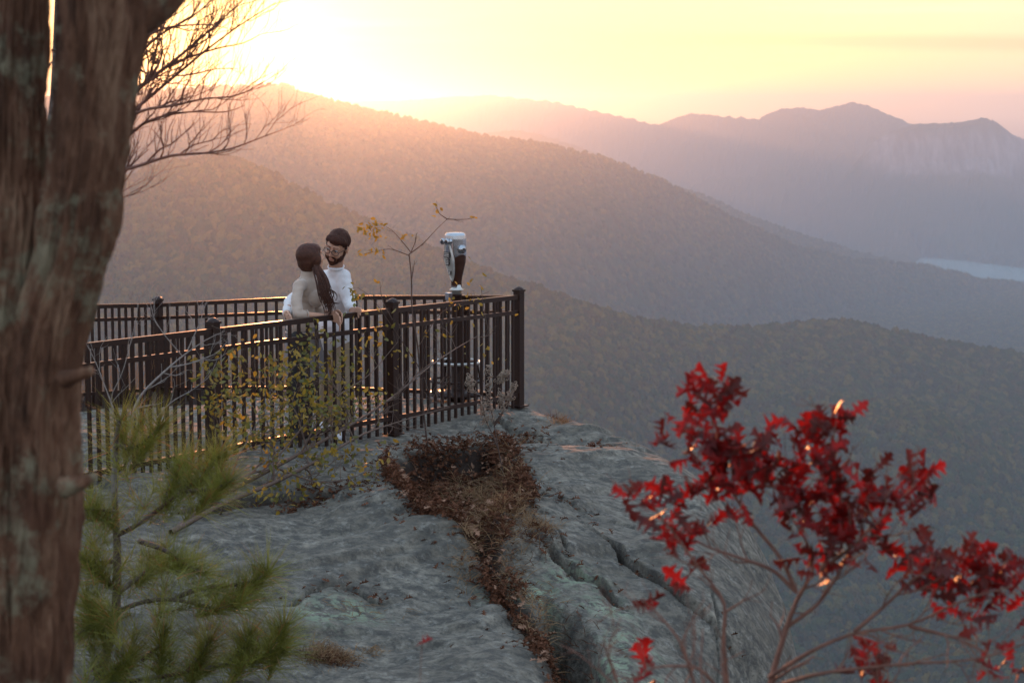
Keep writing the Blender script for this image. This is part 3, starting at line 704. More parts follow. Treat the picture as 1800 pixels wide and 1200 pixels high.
remesh(mt, 'trousers', MAT['khaki'], man, .008, 5, disp=lambda c: fbm(c[:, 0]*9, c[:, 1]*9, c[:, 2]*7, o=3, seed=71)*.012)
for a_, dr in ((aL, np.array([.22, -.97, 0])), (aR, np.array([-.3, -.95, 0]))):
    g_ = a_[2]-.09; q = M(); capsule(q, a_+[0, 0, -.03], .048, a_+dr*.07+[0, 0, -.045], .042); capsule(q, a_+dr*.07+[0, 0, -.045], .042, a_+dr*.17+[0, 0, -.058], .030); capsule(q, a_-dr*.05+[0, 0, -.045], .036, a_+[0, 0, -.03], .045)
    sh = remesh(q, 'shoe', MAT['shoe'], man, .006, 3)
    q = M(); capsule(q, a_-dr*.06+[0, 0, -.078], .030, a_+dr*.17+[0, 0, -.078], .034); V = q.v[0]; V[:, 2] = np.clip(V[:, 2], g_+.002, g_+.024); q.build('sole', MAT['sole'], sh, smooth=False)
# hair, beard, glasses, eyes
S = 1.10
mh = M(); TE = lambda p, r: ell(mh, T(*p), tuple(q*S for q in r), rotM)
TE((0, .024, .044), (.084, .094, .088)); TE((0, -.024, .084), (.071, .064, .037)); TE((.01, -.052, .076), (.054, .036, .028))
for sx in (-1, 1): TE((sx*.070, .006, .035), (.014, .030, .046)); TE((sx*.060, -.030, .072), (.020, .030, .026))
TE((0, .070, -.01), (.060, .035, .055))
remesh(mh, 'hair', MAT['hair'], man, .006, 3, disp=lambda c: fbm(c[:, 0]*45, c[:, 1]*45, c[:, 2]*22, o=3, seed=72)*.010)
mh = M()
TE((0, -.048, -.092), (.044, .036, .028)); TE((0, -.066, -.104), (.026, .024, .020))
for sx in (-1, 1): TE((sx*.047, -.030, -.062), (.022, .042, .036)); TE((sx*.063, -.004, -.030), (.010, .024, .036)); TE((sx*.018, -.087, -.045), (.019, .009, .0055)); TE((sx*.030, -.077, -.066), (.009, .012, .018))
remesh(mh, 'beard', MAT['hair'], man, .005, 2, disp=lambda c: fbm(c[:, 0]*80, c[:, 1]*80, c[:, 2]*80, o=2, seed=73)*.003)
for sx in (-1, 1):
    q = M(); ell(q, T(sx*.031, -.079, .013), (.0125*S, .009*S, .009*S), rotM); ey = q.build('eye', MAT['sole'], man)
    q = M(); ell(q, T(sx*.031-.003, -.0865, .010), (.006*S, .004*S, .006*S), rotM); q.build('iris', MAT['hair'], ey)
    q = M(); capsule(q, T(sx*.014, -.092, .041), .0035, T(sx*.048, -.082, .043), .003); q.build('eyebrow', MAT['hair'], man)
gl = M()
for sx in (-1, 1):
    a = np.linspace(0, 2*math.pi, 21); ring_ = [T(sx*.033+math.cos(t)*.026, -.106+abs(sx*.033+math.cos(t)*.026)*.12, .008+math.sin(t)*.020) for t in a]
    gl.tube(ring_, .0026, k=6, cap=False); capsule(gl, T(sx*.058, -.099, .014), .0024, T(sx*.082, -.0, .010), .0022, k=6)
capsule(gl, T(-.009, -.107, .012), .0024, T(.009, -.107, .012), .0024, k=6)
gl.build('glasses', MAT['black_cloth'], man)
q = M(); ell(q, T(0, -.093, -.060), (.016*S, .005*S, .004*S), rotM); q.build('mouth', MAT['lips'], man)

# ---- woman
gw = gz(P(528, 785, 15.65)[0], 15.65)
wom = thing('person', 'dark-haired woman in beige turtleneck with her forearms on the railing', 'person', (P(528, 785, 15.68)[0], 15.68, gw))
rotW = fr(118, -10, 0); hw = P(546.5, 453, 15.72); SW = 1.0
mb = M(); T2, E2 = head_prims(mb, hw, rotW, .98, True)
capsule(mb, T2(0, .02, -.06), .045, P(541, 482, 15.72), .045)
sR, sL = P(525, 503, 15.57), P(553, 497, 15.86)
eR, wR = P(524, 553, 15.36), P(578, 556, 15.53); kR2, tR2 = P(593, 560, 15.50), P(598, 577, 15.46)
eL, wL = P(562, 548, 15.74), P(584, 551, 15.66); kL2, tL2 = P(597, 555, 15.60), P(601, 564, 15.52)
chain(mb, [sR, P(521, 527, 15.46), eR, wR], [.034, .032, .029, .022]); chain(mb, [sL, eL, wL], [.034, .030, .022])
hand(mb, wR, kR2, tR2, (.1, -.3, .95), .9, curl=np.array([.012, -.005, .006]), thumb_side=1)
hand(mb, wL, kL2, tL2, (.1, -.5, .8), .9, curl=np.array([.012, -.005, .006]), thumb_side=1)
ell(mb, P(538, 520, 15.7), (.080, .065, .13)); ell(mb, P(531, 560, 15.7), (.075, .07, .15)); ell(mb, P(530, 590, 15.7), (.09, .08, .08))
hL2, hR2 = P(538, 600, 15.78), P(524, 600, 15.6)
bR = P(520, 770, 15.55); bR[2] = foot_z(bR)+.09; bL = P(538, 765, 15.8); bL[2] = foot_z(bL)+.09
chain(mb, [hR2, P(522, 690, 15.56), bR], [.075, .048, .032]); chain(mb, [hL2, P(540, 688, 15.78), bL], [.075, .048, .032])
remesh(mb, 'body', MAT['skin2'], wom, .0055, 3)
q = M()
ell(q, P(539, 512, 15.71), (.108, .105, .13)); capsule(q, sR, .050, sL, .050); ell(q, P(556, 526, 15.63), (.062, .062, .066)); ell(q, P(559, 524, 15.76), (.060, .06, .064))
ell(q, P(532, 552, 15.70), (.095, .095, .15)); ell(q, P(529, 578, 15.70), (.118, .115, .085)); chain(q, [P(542, 474, 15.72), P(540, 490, 15.72)], [.053, .060])
capsule(q, P(540, 488, 15.72), .062, P(540, 500, 15.72), .09)
chain(q, [sR, P(521, 527, 15.46), eR, eR+(wR-eR)*.22], [.050, .045, .041, .036]); chain(q, [sL, eL, eL+(wL-eL)*.3], [.052, .044, .038])
tn = remesh(q, 'turtleneck', MAT['beige_knit'], wom, .007, 5, disp=lambda c: fbm(c[:, 0]*10, c[:, 1]*10, c[:, 2]*18, o=3, seed=80)*.014)
for c_, n_, r_ in ((P(542, 474.5, 15.72), np.array([-.05, 0, 1.0]), .053), (eR+(wR-eR)*.26, wR-eR, .037), (P(530, 583, 15.70), np.array([0, 0, 1.0]), .125)):
    n_ = n_/np.linalg.norm(n_); a_ = np.cross(n_, [.3, 1, .2]); a_ /= np.linalg.norm(a_); b3 = np.cross(n_, a_); t_ = np.linspace(0, 2*math.pi, 25)
    mm = M(); mm.tube(c_+(np.cos(t_)*r_)[:, None]*a_+(np.sin(t_)*r_)[:, None]*b3, .0055, k=6, cap=False); mm.build('hem', MAT['beige_knit'], tn)
# skirt with soft vertical pleats
q = M(); ws, hs_ = P(530, 574, 15.70), P(540, 664, 15.70); V = []; k = 64; n = 12
for i in range(n):
    t = i/(n-1); c = ws+(hs_-ws)*t; r = .118+.055*t**.8
    for j in range(k):
        a = 2*math.pi*j/k; rr = r*(1+.05*t*math.sin(a*14)+.02*math.sin(a*5+2))
        V.append((c[0]+math.cos(a)*rr, c[1]+math.sin(a)*rr*.85, c[2]))
q.add(V, [(i*k+j, i*k+(j+1) % k, (i+1)*k+(j+1) % k, (i+1)*k+j) for i in range(n-1) for j in range(k)]); q.build('skirt', MAT['grey_cloth'], wom)
q = M(); chain(q, [hR2, P(522, 690, 15.56), bR], [.085, .060, .048]); chain(q, [hL2, P(540, 688, 15.78), bL], [.085, .060, .048]); ell(q, P(528, 598, 15.7), (.115, .10, .10))
remesh(q, 'tights', MAT['black_cloth'], wom, .009, 3)
for a_, dr in ((bR, np.array([.55, -.83, 0])), (bL, np.array([.6, -.8, 0]))):
    q = M(); capsule(q, a_+[0, 0, .02], .050, a_+[0, 0, -.045], .042); capsule(q, a_+[0, 0, -.045], .040, a_+dr*.14+[0, 0, -.060], .028); remesh(q, 'boot', MAT['black_cloth'], wom, .007, 3)
# hair: smooth cap drawn into a long lock that falls over the front of the shoulder
mh = M(); TW = lambda p, r: ell(mh, T2(*p), r, rotW)
TW((0, .020, .030), (.092, .102, .094)); TW((0, .035, -.025), (.086, .082, .088)); TW((0, -.015, .06), (.078, .075, .055)); TW((.062, .0, -.005), (.034, .062, .078)); TW((-.062, .0, -.005), (.034, .062, .078)); TW((0, .052, -.065), (.055, .045, .045))
hr = remesh(mh, 'hair', MAT['hair2'], wom, .006, 5, disp=lambda c: fbm(c[:, 0]*70, c[:, 1]*70, c[:, 2]*12, o=2, seed=81)*.004)
mh = M(); root_ = pl((556, 470, 15.62), (562, 484, 15.58), (570, 502, 15.54), (576, 522, 15.50), (580, 540, 15.50), (574, 552, 15.48))
for s in range(150):
    o_ = rng.normal(size=3)*np.array([.012, .012, .008]); ph = rng.uniform(0, 6.28); pts_ = resample(root_, 16); e_ = rng.normal(size=3)*.016
    wv = np.linspace(0, 1, 16)
    sp_ = pts_+o_*(1.0+.9*np.sin(wv*3.0))[:, None]+e_[None]*wv[:, None]**2+np.stack([np.sin(wv*7+ph*.3)*.018, np.cos(wv*8+ph)*.007, wv*0], 1)*wv[:, None]
    cut = rng.integers(11, 17); mh.tube(sp_[:cut], np.linspace(.0050, .0016, cut), k=4, cap=False)
for e_ in (((574, 505, 15.5), (588, 512, 15.49), (594, 520, 15.48), (590, 528, 15.48)), ((578, 525, 15.5), (586, 533, 15.49), (596, 534, 15.48)), ((576, 510, 15.5), (590, 516, 15.5), (583, 524, 15.5), (588, 534, 15.5))):
    for s in range(5): mh.tube(resample(pl(*e_)+rng.normal(size=3)*.004, 10), np.linspace(.0026, .0008, 10), k=4, cap=False)
mh.build('lock', MAT['hair2'], hr)

# ------------------------------------------------------------------ near twin-stem tree
tree = thing('tree', 'thick lichen-spotted double tree trunk filling the left edge of the frame', 'tree', (P(60, 1200, 4.6)[0], 4.6, gz(P(60, 1200, 4.6)[0], 4.6)))
def stem(ctr, name, seed, k=150, n=420):
    a = np.array(ctr, float)       # u, v, half-width px, d
    v_ = np.linspace(a[0, 1], a[-1, 1], n); u_ = np.interp(v_, a[:, 1], a[:, 0]); h_ = np.interp(v_, a[:, 1], a[:, 2]); d_ = np.interp(v_, a[:, 1], a[:, 3])
    ker = np.ones(15)/15
    sm_ = lambda q: np.convolve(np.pad(q, 7, mode='edge'), ker, 'valid')
    u_, h_, d_ = sm_(u_), sm_(h_), sm_(d_)
    c = PA(u_, v_, d_); r = h_/F*d_
    ang = np.linspace(0, 2*math.pi, k, endpoint=False)
    A_, I_ = np.meshgrid(ang, np.arange(n)); rr = r[I_]
    zz = c[I_, 2]; cx, sy = np.cos(A_), np.sin(A_)
    dis = fbm(cx*2.0, sy*2.0, zz*3, o=3, seed=seed)*.10*rr+np.abs(fbm(cx*6, sy*6, zz*5, o=4, seed=seed+1))*.036+fbm(cx*22, sy*22, zz*30, o=3, seed=seed+2)*.005
    rr = rr+dis-.008
    V = np.stack([c[I_, 0]+cx*rr, c[I_, 1]+sy*rr, zz], -1).reshape(-1, 3)
    i = (np.arange(n-1)[:, None]*k+np.arange(k)[None]).ravel(); j = (np.arange(n-1)[:, None]*k+(np.arange(k)[None]+1) % k).ravel()
    return bigmesh(name, V, np.stack([i, i+k, j+k, j], 1), MAT['bark'], parent=tree)
t1 = stem([(26, -260, 60, 4.75), (24, 0, 60, 4.72), (22, 200, 58, 4.7), (20, 400, 62, 4.68), (10, 600, 66, 4.65), (5, 800, 70, 4.62), (0, 1200, 78, 4.6), (0, 1900, 95, 4.6)], 'trunk', 100)
t2 = stem([(230, -260, 60, 4.6), (180, -40, 78, 4.6), (178, 60, 72, 4.6), (168, 150, 66, 4.6), (160, 250, 66, 4.6), (144, 350, 68, 4.6), (136, 420, 66, 4.6), (131, 445, 66, 4.6), (118, 480, 62, 4.6), (100, 530, 62, 4.6), (86, 600, 62, 4.6), (76, 700, 66, 4.6), (74, 830, 70, 4.6), (64, 1000, 68, 4.6), (58, 1200, 68, 4.6), (50, 1900, 90, 4.6)], 'trunk', 200)
m = M(); m.tube(resample(pl((175, 40, 4.6), (250, 8, 4.65), (330, -60, 4.7), (420, -160, 4.8)), 14), np.linspace(.075, .04, 14), k=20, jit=.03); m.build('limb', MAT['bark'], tree)
m = M(); m.tube(resample(pl((110, 668, 4.48), (135, 660, 4.46), (152, 655, 4.45), (163, 650, 4.45)), 8), np.linspace(.020, .010, 8), k=12, jit=.08); m.build('broken_stub', MAT['bark'], tree)
m = M(); m.tube(resample(pl((110, 856, 4.47), (138, 850, 4.46), (156, 842, 4.46), (170, 834, 4.46)), 8), [.026, .024, .020, .018, .016, .014, .011, .006], k=12, jit=.10); m.build('broken_stub', MAT['bark'], tree)

# ------------------------------------------------------------------ bare tree behind the trunk
bt = thing('tree', 'bare leafless tree with upswept twigs reaching out from behind the trunk against the sunset', 'tree', (P(40, 900, 8.2)[0], 8.2, gz(P(40, 900, 8.2)[0], 8.2)))
m = M(); m.tube(resample(pl((40, 1300, 8.2), (60, 900, 8.2), (90, 500, 8.3), (110, 200, 8.4), (120, -60, 8.5)), 24), np.linspace(.09, .05, 24), k=14, jit=.04); m.build('trunk', MAT['bark2'], bt)
m = M(); tips = []
BR = [((160, 260, 8.35), (240, 190, 8.35), (300, 140, 8.35), (360, 90, 8.35), (420, 45, 8.35), (485, 5, 8.35)), ((120, 160, 8.3), (230, 110, 8.3), (280, 60, 8.3), (340, 30, 8.3), (395, -20, 8.3)), ((100, 330, 8.3), (160, 250, 8.3), (235, 160, 8.3), (290, 120, 8.3), (345, 75, 8.3), (400, 25, 8.3), (440, -10, 8.3)),
      ((180, 210, 8.3), (250, 150, 8.4), (300, 112, 8.4), (350, 95, 8.4), (390, 82, 8.4), (430, 78, 8.4), (455, 62, 8.4)),
      ((150, 180, 8.5), (230, 90, 8.5), (270, 55, 8.5), (310, 20, 8.5), (340, -20, 8.5)),
      ((160, 120, 8.2), (240, 72, 8.2), (290, 48, 8.2), (360, 42, 8.2), (400, 50, 8.2)),
      ((130, 260, 8.1), (210, 215, 8.1), (255, 190, 8.1), (300, 188, 8.1), (360, 172, 8.1), (410, 172, 8.1), (440, 160, 8.1), (465, 142, 8.1)),
      ((120, 330, 8.2), (205, 260, 8.2), (250, 215, 8.2), (300, 200, 8.2), (350, 195, 8.2), (400, 200, 8.2), (430, 185, 8.2)),
      ((120, 300, 8.0), (205, 303, 8.0), (250, 290, 8.0), (300, 272, 8.0), (360, 270, 8.0), (410, 262, 8.0), (450, 245, 8.0), (497, 228, 8.0)),
      ((110, 350, 8.0), (200, 350, 8.0), (225, 345, 8.0), (247, 335, 8.0)),
      ((110, 380, 8.3), (200, 330, 8.3), (230, 290, 8.3), (262, 262, 8.3)),
      ((130, 200, 8.6), (230, 130, 8.6), (262, 60, 8.6), (290, 10, 8.6)),
      ((140, 100, 8.4), (220, 110, 8.4), (300, 150, 8.4), (330, 140, 8.4))]
for b_ in BR:
    r0 = .017 if b_ is BR[2] else .0105
    if b_ is BR[9]: r0 = .006
    grow(m, resample(pl(*b_), 22), r0, .0016, 12 if len(b_) > 4 else 7, .34, 2, up=.42, spread=.55, k=6, tips=tips, kink=.6, start=.28)
m.build('branches', MAT['twig_red'], bt)
lv = np.array([P(u, v, 8.3)+rng.normal(size=3)*.02 for u, v in [(255, 80), (262, 92), (283, 92), (285, 100), (268, 118), (260, 130), (250, 165), (268, 160), (262, 140), (245, 150), (255, 122), (275, 100), (93, 100), (95, 118), (92, 85)] for _ in range(2)])
ol = oak_leaf(3); V, Fq = instances(*ol, lv, randrot(len(lv)), rng.uniform(.03, .05, len(lv))); bigmesh('dry_leaves', V, Fq, MAT['brown_leaf'], parent=bt)

# ------------------------------------------------------------------ pine sapling
pb0 = P(170, 1215, 9.52); pine = thing('pine_sapling', 'young pine with bristling long green needles in front of the left railing', 'pine sapling', (pb0[0], pb0[1], gz(pb0[0], pb0[1])))
m = M(); mb2 = M(); nb, nd, nl = [], [], []
tr = resample(pl((150, 1330, 9.41), (172, 1200, 9.52), (205, 1075, 9.63), (206, 960, 9.74), (200, 850, 9.80), (204, 770, 9.86), (210, 735, 9.86)), 40)
m.tube(tr, np.linspace(.034, .010, 40), k=10, jit=.05); m.build('trunk', MAT['bark2'], pine)
PBR = [[(204, 780, 9.86), (235, 790, 9.80), (262, 770, 9.74), (285, 745, 9.74)],
       [(206, 940, 9.74), (250, 920, 9.68), (290, 885, 9.63), (340, 850, 9.52), (370, 825, 9.52), (385, 800, 9.52)],
       [(290, 885, 9.63), (300, 850, 9.63), (318, 815, 9.63)], [(320, 862, 9.57), (380, 860, 9.41), (405, 845, 9.41)],
       [(245, 950, 9.68), (290, 965, 9.52), (330, 995, 9.41), (365, 1010, 9.41)],
       [(205, 1075, 9.63), (250, 1055, 9.52), (310, 1050, 9.41), (355, 1065, 9.30), (400, 1075, 9.30), (425, 1062, 9.30)],
       [(310, 1050, 9.41), (340, 1035, 9.41), (380, 1030, 9.41), (440, 1025, 9.41), (475, 1005, 9.41)],
       [(172, 1200, 9.52), (250, 1195, 9.41), (330, 1180, 9.30), (400, 1165, 9.30), (470, 1155, 9.30), (500, 1140, 9.30)],
       [(204, 900, 9.74), (180, 895, 9.63), (150, 895, 9.52)], [(206, 985, 9.74), (160, 990, 9.52), (135, 975, 9.52)],
       [(200, 1090, 9.63), (150, 1100, 9.41), (135, 1120, 9.41)], [(210, 1040, 9.63), (260, 1000, 9.86), (280, 990, 9.97)],
       [(250, 1160, 9.41), (285, 1130, 9.41), (290, 1105, 9.41)], [(330, 1180, 9.30), (350, 1150, 9.30), (370, 1125, 9.30)], [(400, 1165, 9.30), (425, 1140, 9.30), (440, 1115, 9.30)], [(190, 1120, 9.52), (170, 1085, 9.52), (150, 1060, 9.52)], [(172, 1200, 9.52), (210, 1170, 9.41), (235, 1150, 9.41)], [(470, 1155, 9.30), (490, 1120, 9.30), (500, 1100, 9.30)]]
def tuft(p, d, n, ln, spread=1.0):
    d = d/np.linalg.norm(d)
    for _ in range(n):
        a = rng.normal(size=3); a -= d*(a@d); a /= np.linalg.norm(a)
        c = rng.uniform(-.15, .95)
        dr = d*c+a*math.sqrt(max(.05, 1-c*c))*spread*rng.uniform(.4, 1)+np.array([0, 0, .28])
        nb.append(p-d*rng.uniform(0, .24)+rng.normal(size=3)*.004); nd.append(dr); nl.append(ln*rng.uniform(.6, 1.1))
for b_ in PBR:
    q = resample(pl(*b_), 12); mb2.tube(q, np.linspace(.014, .006, 12), k=6, jit=.05, cap=False)
    tuft(q[-1], q[-1]-q[-3]+np.array([0, 0, .02]), 420, .23); tuft(q[-4], q[-1]-q[-4]+np.array([0, 0, .04]), 150, .19)
    if len(b_) > 4: tuft(q[6], q[7]-q[5]+np.array([0, 0, .03]), 90, .17)
for u, v, d_, n, dx, dz in [(150, 1180, 9.18, 260, .1, 1), (190, 1060, 9.36, 200, -.3, .8), (140, 830, 9.55, 160, -.2, .9), (260, 1190, 9.27, 260, .3, .9), (330, 1190, 9.27, 220, .3, .8), (270, 860, 9.46, 160, .4, .8), (160, 940, 9.46, 180, -.2, .8), (230, 980, 9.46, 150, .5, .6), (420, 1180, 9.27, 160, .5, .6), (180, 780, 9.73, 160, -.5, .8), (212, 735, 9.86, 620, 0, 1), (205, 790, 9.86, 220, .1, .9), (250, 735, 9.80, 380, .35, .9), (395, 800, 9.52, 420, .25, 1), (330, 812, 9.63, 260, .0, 1), (200, 850, 9.86, 130, -.6, .5), (205, 900, 9.74, 200, .3, .6), (150, 900, 9.52, 160, -.5, .6), (340, 800, 9.52, 160, .3, .9), (300, 955, 9.63, 220, .5, .4), (340, 985, 9.52, 240, .8, .3), (470, 1000, 9.41, 260, .4, .9), (430, 1060, 9.30, 260, .8, -.3), (380, 1060, 9.30, 200, .6, -.5), (150, 1040, 9.52, 300, -.2, .8), (160, 1130, 9.41, 300, 0, .9), (290, 1030, 9.86, 200, .2, 1), (240, 1110, 9.41, 260, .2, .9), (300, 1150, 9.41, 260, .1, .9), (360, 1120, 9.41, 240, .2, .9), (440, 1110, 9.30, 240, .2, .9), (500, 1110, 9.30, 260, .7, .6), (210, 1170, 9.41, 260, .1, .8), (150, 980, 9.52, 200, -.3, .7)]:
    tuft(P(u, v, d_), np.array([dx, rng.uniform(-.4, .4), dz]), int(n*.46), .235)
nb, nd, nl = np.array(nb), np.array(nd), np.array(nl)
dry = rng.random(len(nb)) < .045
mb2.build('branches', MAT['bark2'], pine)
blades('needles', nb[~dry], nd[~dry], nl[~dry], 0.0015, MAT['needle'], pine, droop=.10)
blades('dry_needles', nb[dry], nd[dry], nl[dry], .0017, MAT['needle_dry'], pine, droop=.15)

# ------------------------------------------------------------------ leaning shrub in front of the railing
def leafset(name, pos, size, mat, parent, tmpl=OVAL, dirs=None):
    pos = np.array(pos); rt = randrot(len(pos)) if dirs is None else rotto(np.array(dirs)+rng.normal(size=pos.shape)*.5)
    V, Fq = instances(np.array(tmpl[0]), tmpl[1], pos, rt, rng.uniform(size[0], size[1], len(pos))); return bigmesh(name, V, Fq, mat, parent=parent)
def sx_(u, v, d): return P(u, v, d)
s0 = onbase(330, 915); shrub = thing('shrub', 'leaning half-bare shrub with small yellow leaves sprawling across the near railing', 'shrub', (s0[0], s0[1], gz(*s0)))
m = M(); tips = []
SB = [[(290, 945, 12.3), (370, 880, 12.9), (450, 838, 13.3), (540, 790, 13.8), (620, 745, 14.4), (690, 700, 14.9), (740, 655, 15.2), (790, 618, 15.6), (840, 590, 16.0)],
      [(300, 935, 12.2), (400, 880, 12.9), (480, 850, 13.2), (560, 808, 13.6), (640, 760, 14.2), (720, 735, 14.6), (790, 715, 15.0)],
      [(450, 838, 13.3), (500, 790, 13.6), (540, 740, 13.9), (600, 690, 14.2), (650, 660, 14.4), (700, 600, 14.8)],
      [(400, 860, 12.9), (420, 800, 13.1), (455, 740, 13.3), (480, 690, 13.5), (520, 640, 13.7)],
      [(480, 820, 13.4), (560, 850, 13.3), (620, 840, 13.5), (660, 820, 13.6)],
      [(540, 790, 13.8), (520, 720, 13.9), (470, 680, 13.9), (440, 650, 13.9)],
      [(620, 745, 14.4), (590, 680, 14.5), (560, 640, 14.5), (545, 610, 14.5)],
      [(380, 870, 12.8), (390, 790, 12.9), (385, 720, 13.0), (375, 670, 13.0)]]
for i, b_ in enumerate(SB):
    grow(m, resample(pl(*b_), 24), .020 if i < 2 else .008, .003 if i < 2 else .0018, 12 if i < 2 else 8, .45 if i < 2 else .34, 2, up=.25, spread=.9, tips=tips, kink=.7, start=.2)
m.build('branches', MAT['twig_dark'], shrub)
lp = [];
for p_, d_, _ in tips:
    uu_, vv_ = to_uv(*p_)
    if uu_ < 680 and rng.random() < .85: lp += [p_+rng.normal(size=3)*.04 for _ in range(rng.integers(2, 6))]
for (u, v, d, su, sv, n) in [(400, 700, 13.0, 28, 38, 110), (470, 730, 13.4, 40, 40, 130), (540, 730, 13.9, 35, 30, 120), (500, 690, 13.7, 40, 30, 60), (610, 640, 14.4, 30, 40, 40), (440, 760, 13.1, 45, 20, 60), (520, 855, 13.2, 40, 14, 60), (470, 870, 12.9, 25, 12, 40), (660, 570, 14.8, 40, 30, 14), (840, 560, 16, 40, 40, 12), (780, 580, 15.6, 40, 40, 10), (620, 520, 15.2, 12, 10, 8)]:
    for _ in range(n): lp.append(P(u+rng.normal()*su, v+rng.normal()*sv, d+rng.normal()*.15))
k_ = rng.random(len(lp)) < .45
leafset('leaves', np.array(lp)[k_], (.026, .055), MAT['green_leaf'], shrub); leafset('leaves', np.array(lp)[~k_], (.026, .052), MAT['yellow_leaf'], shrub)
# slender sapling that stands above the railing
b0 = P(745, 775, 15.6); sap = thing('sapling', 'slender forked sapling with a few orange leaves rising above the railing next to the binoculars', 'sapling', (b0[0], b0[1], gz(b0[0], b0[1])))
m = M(); tips = []
stem_ = pl((752, 790, 15.6), (742, 700, 15.6), (735, 610, 15.5), (723, 540, 15.5), (724, 490, 15.5), (719, 447, 15.5))
m.tube(resample(stem_, 24), np.linspace(.008, .0050, 24), k=6, cap=False)
for b_ in [[(719, 447, 15.5), (745, 428, 15.5), (765, 405, 15.5), (786, 385, 15.5)], [(786, 385, 15.5), (805, 386, 15.5), (830, 385, 15.5)], [(786, 385, 15.5), (772, 376, 15.5), (765, 360, 15.5)], [(722, 443, 15.5), (705, 422, 15.5), (690, 405, 15.5), (678, 398, 15.5)], [(719, 449, 15.5), (700, 442, 15.5), (688, 436, 15.5), (668, 440, 15.5), (640, 446, 15.5)], [(722, 445, 15.5), (730, 425, 15.5), (732, 410, 15.5)], [(724, 490, 15.5), (727, 470, 15.5), (729, 458, 15.5)], [(690, 562, 15.3), (672, 530, 15.3), (668, 505, 15.3), (668, 495, 15.3)], [(740, 650, 15.5), (690, 575, 15.3), (650, 515, 15.2), (628, 505, 15.2)], [(735, 610, 15.5), (775, 545, 15.6), (820, 530, 15.6), (860, 512, 15.6)], [(860, 590, 15.8), (850, 540, 15.8), (845, 500, 15.8)]]:
    grow(m, resample(pl(*b_), 12), .0042, .0016, 2, .10, 1, up=.3, spread=.7, tips=tips, kink=.6)
m.build('stem', MAT['twig'], sap)
lp = []
for (u, v, su, sv, n) in [(648, 398, 9, 5, 22), (668, 396, 7, 4, 12), (640, 408, 7, 5, 10), (676, 398, 3, 3, 4), (660, 412, 10, 4, 14), (714, 415, 5, 3, 6), (655, 443, 9, 3, 16), (632, 448, 4, 2, 6), (770, 372, 4, 6, 7), (766, 358, 2, 2, 2), (830, 383, 3, 2, 3), (660, 492, 4, 3, 4), (618, 512, 5, 8, 16), (836, 510, 8, 8, 8), (800, 535, 22, 10, 12), (850, 520, 20, 10, 6), (670, 580, 10, 6, 8), (700, 625, 16, 14, 14), (862, 620, 12, 10, 8), (745, 580, 10, 6, 6)]:
    for _ in range(n): lp.append(P(u+rng.normal()*su, v+rng.normal()*sv, 15.5+rng.normal()*.03))
leafset('leaves', lp, (.024, .048), MAT['yellow_leaf'], sap)
# pale dead branch on the left
b0 = P(235, 790, 12.6); db = thing('dead_branch', 'pale dead branch with fine bare twigs rising in front of the left railing panel', 'branch', (b0[0], b0[1], gz(b0[0], b0[1])))
m = M()
for i, b_ in enumerate([[(225, 830, 12.7), (235, 705, 12.7), (275, 665, 12.7), (320, 625, 12.8), (350, 605, 12.8), (370, 590, 12.8), (395, 582, 12.8)], [(320, 625, 12.8), (290, 590, 12.7), (270, 560, 12.7), (262, 520, 12.7)], [(330, 615, 12.8), (350, 570, 12.8), (363, 530, 12.8)], [(228, 790, 12.6), (300, 705, 12.7), (340, 685, 12.8), (370, 660, 12.9)], [(225, 800, 12.5), (190, 700, 12.4), (215, 660, 12.3), (240, 560, 12.3), (245, 520, 12.3)], [(200, 720, 12.4), (170, 640, 12.4), (150, 600, 12.4)], [(300, 645, 12.7), (330, 640, 12.7), (380, 622, 12.7), (400, 600, 12.7)]]):
    grow(m, resample(pl(*b_), 18), .014 if i == 0 else .005, .002, 5, .28, 2, up=.3, spread=.8, kink=.6, start=.3)
m.build('branches', MAT['twig_grey'], db)
# curly seed-head weed by the rock
b0 = onbase(888, 850); weed = thing('seedhead_weed', 'tall dry weed with curled woolly seed heads in front of the corner railing panel', 'weed', (b0[0], b0[1], gz(*b0)))
m = M(); dW = b0[1]
SH = [[(888, 850), (876, 790), (868, 740), (858, 700), (862, 645)], [(876, 790), (862, 755), (852, 735), (848, 705)], [(868, 745), (890, 715), (905, 675)], [(868, 750), (885, 725), (880, 690)], [(858, 700), (832, 690), (824, 662)], [(860, 690), (875, 670), (892, 655)]]
sp2, sd2 = [], []
for b_ in SH:
    q = resample([P(u, v, dW+.1) for u, v in b_], 20); m.tube(q, np.linspace(.005, .0018, 20), k=5, cap=False)
m.build('stem', MAT['twig'], weed); m = M()
for b_ in SH:
    q = resample([P(u, v, dW+.1) for u, v in b_], 44)[24:]
    for j in range(len(q)):
        for s in range(2):
            a = np.linspace(0, 5.2, 9); r = .016*rng.uniform(.7, 1.2); ax = rng.normal(size=3); ax /= np.linalg.norm(ax); b2 = np.cross(ax, rng.normal(size=3)); b2 /= np.linalg.norm(b2); b3 = np.cross(ax, b2)
            m.tube(q[j]+rng.normal(size=3)*.009+(np.cos(a)*r)[:, None]*b2+(np.sin(a)*r)[:, None]*b3-b2*r, .0028, k=4, cap=False)
m.build('seed_heads', MAT['seed'], weed)

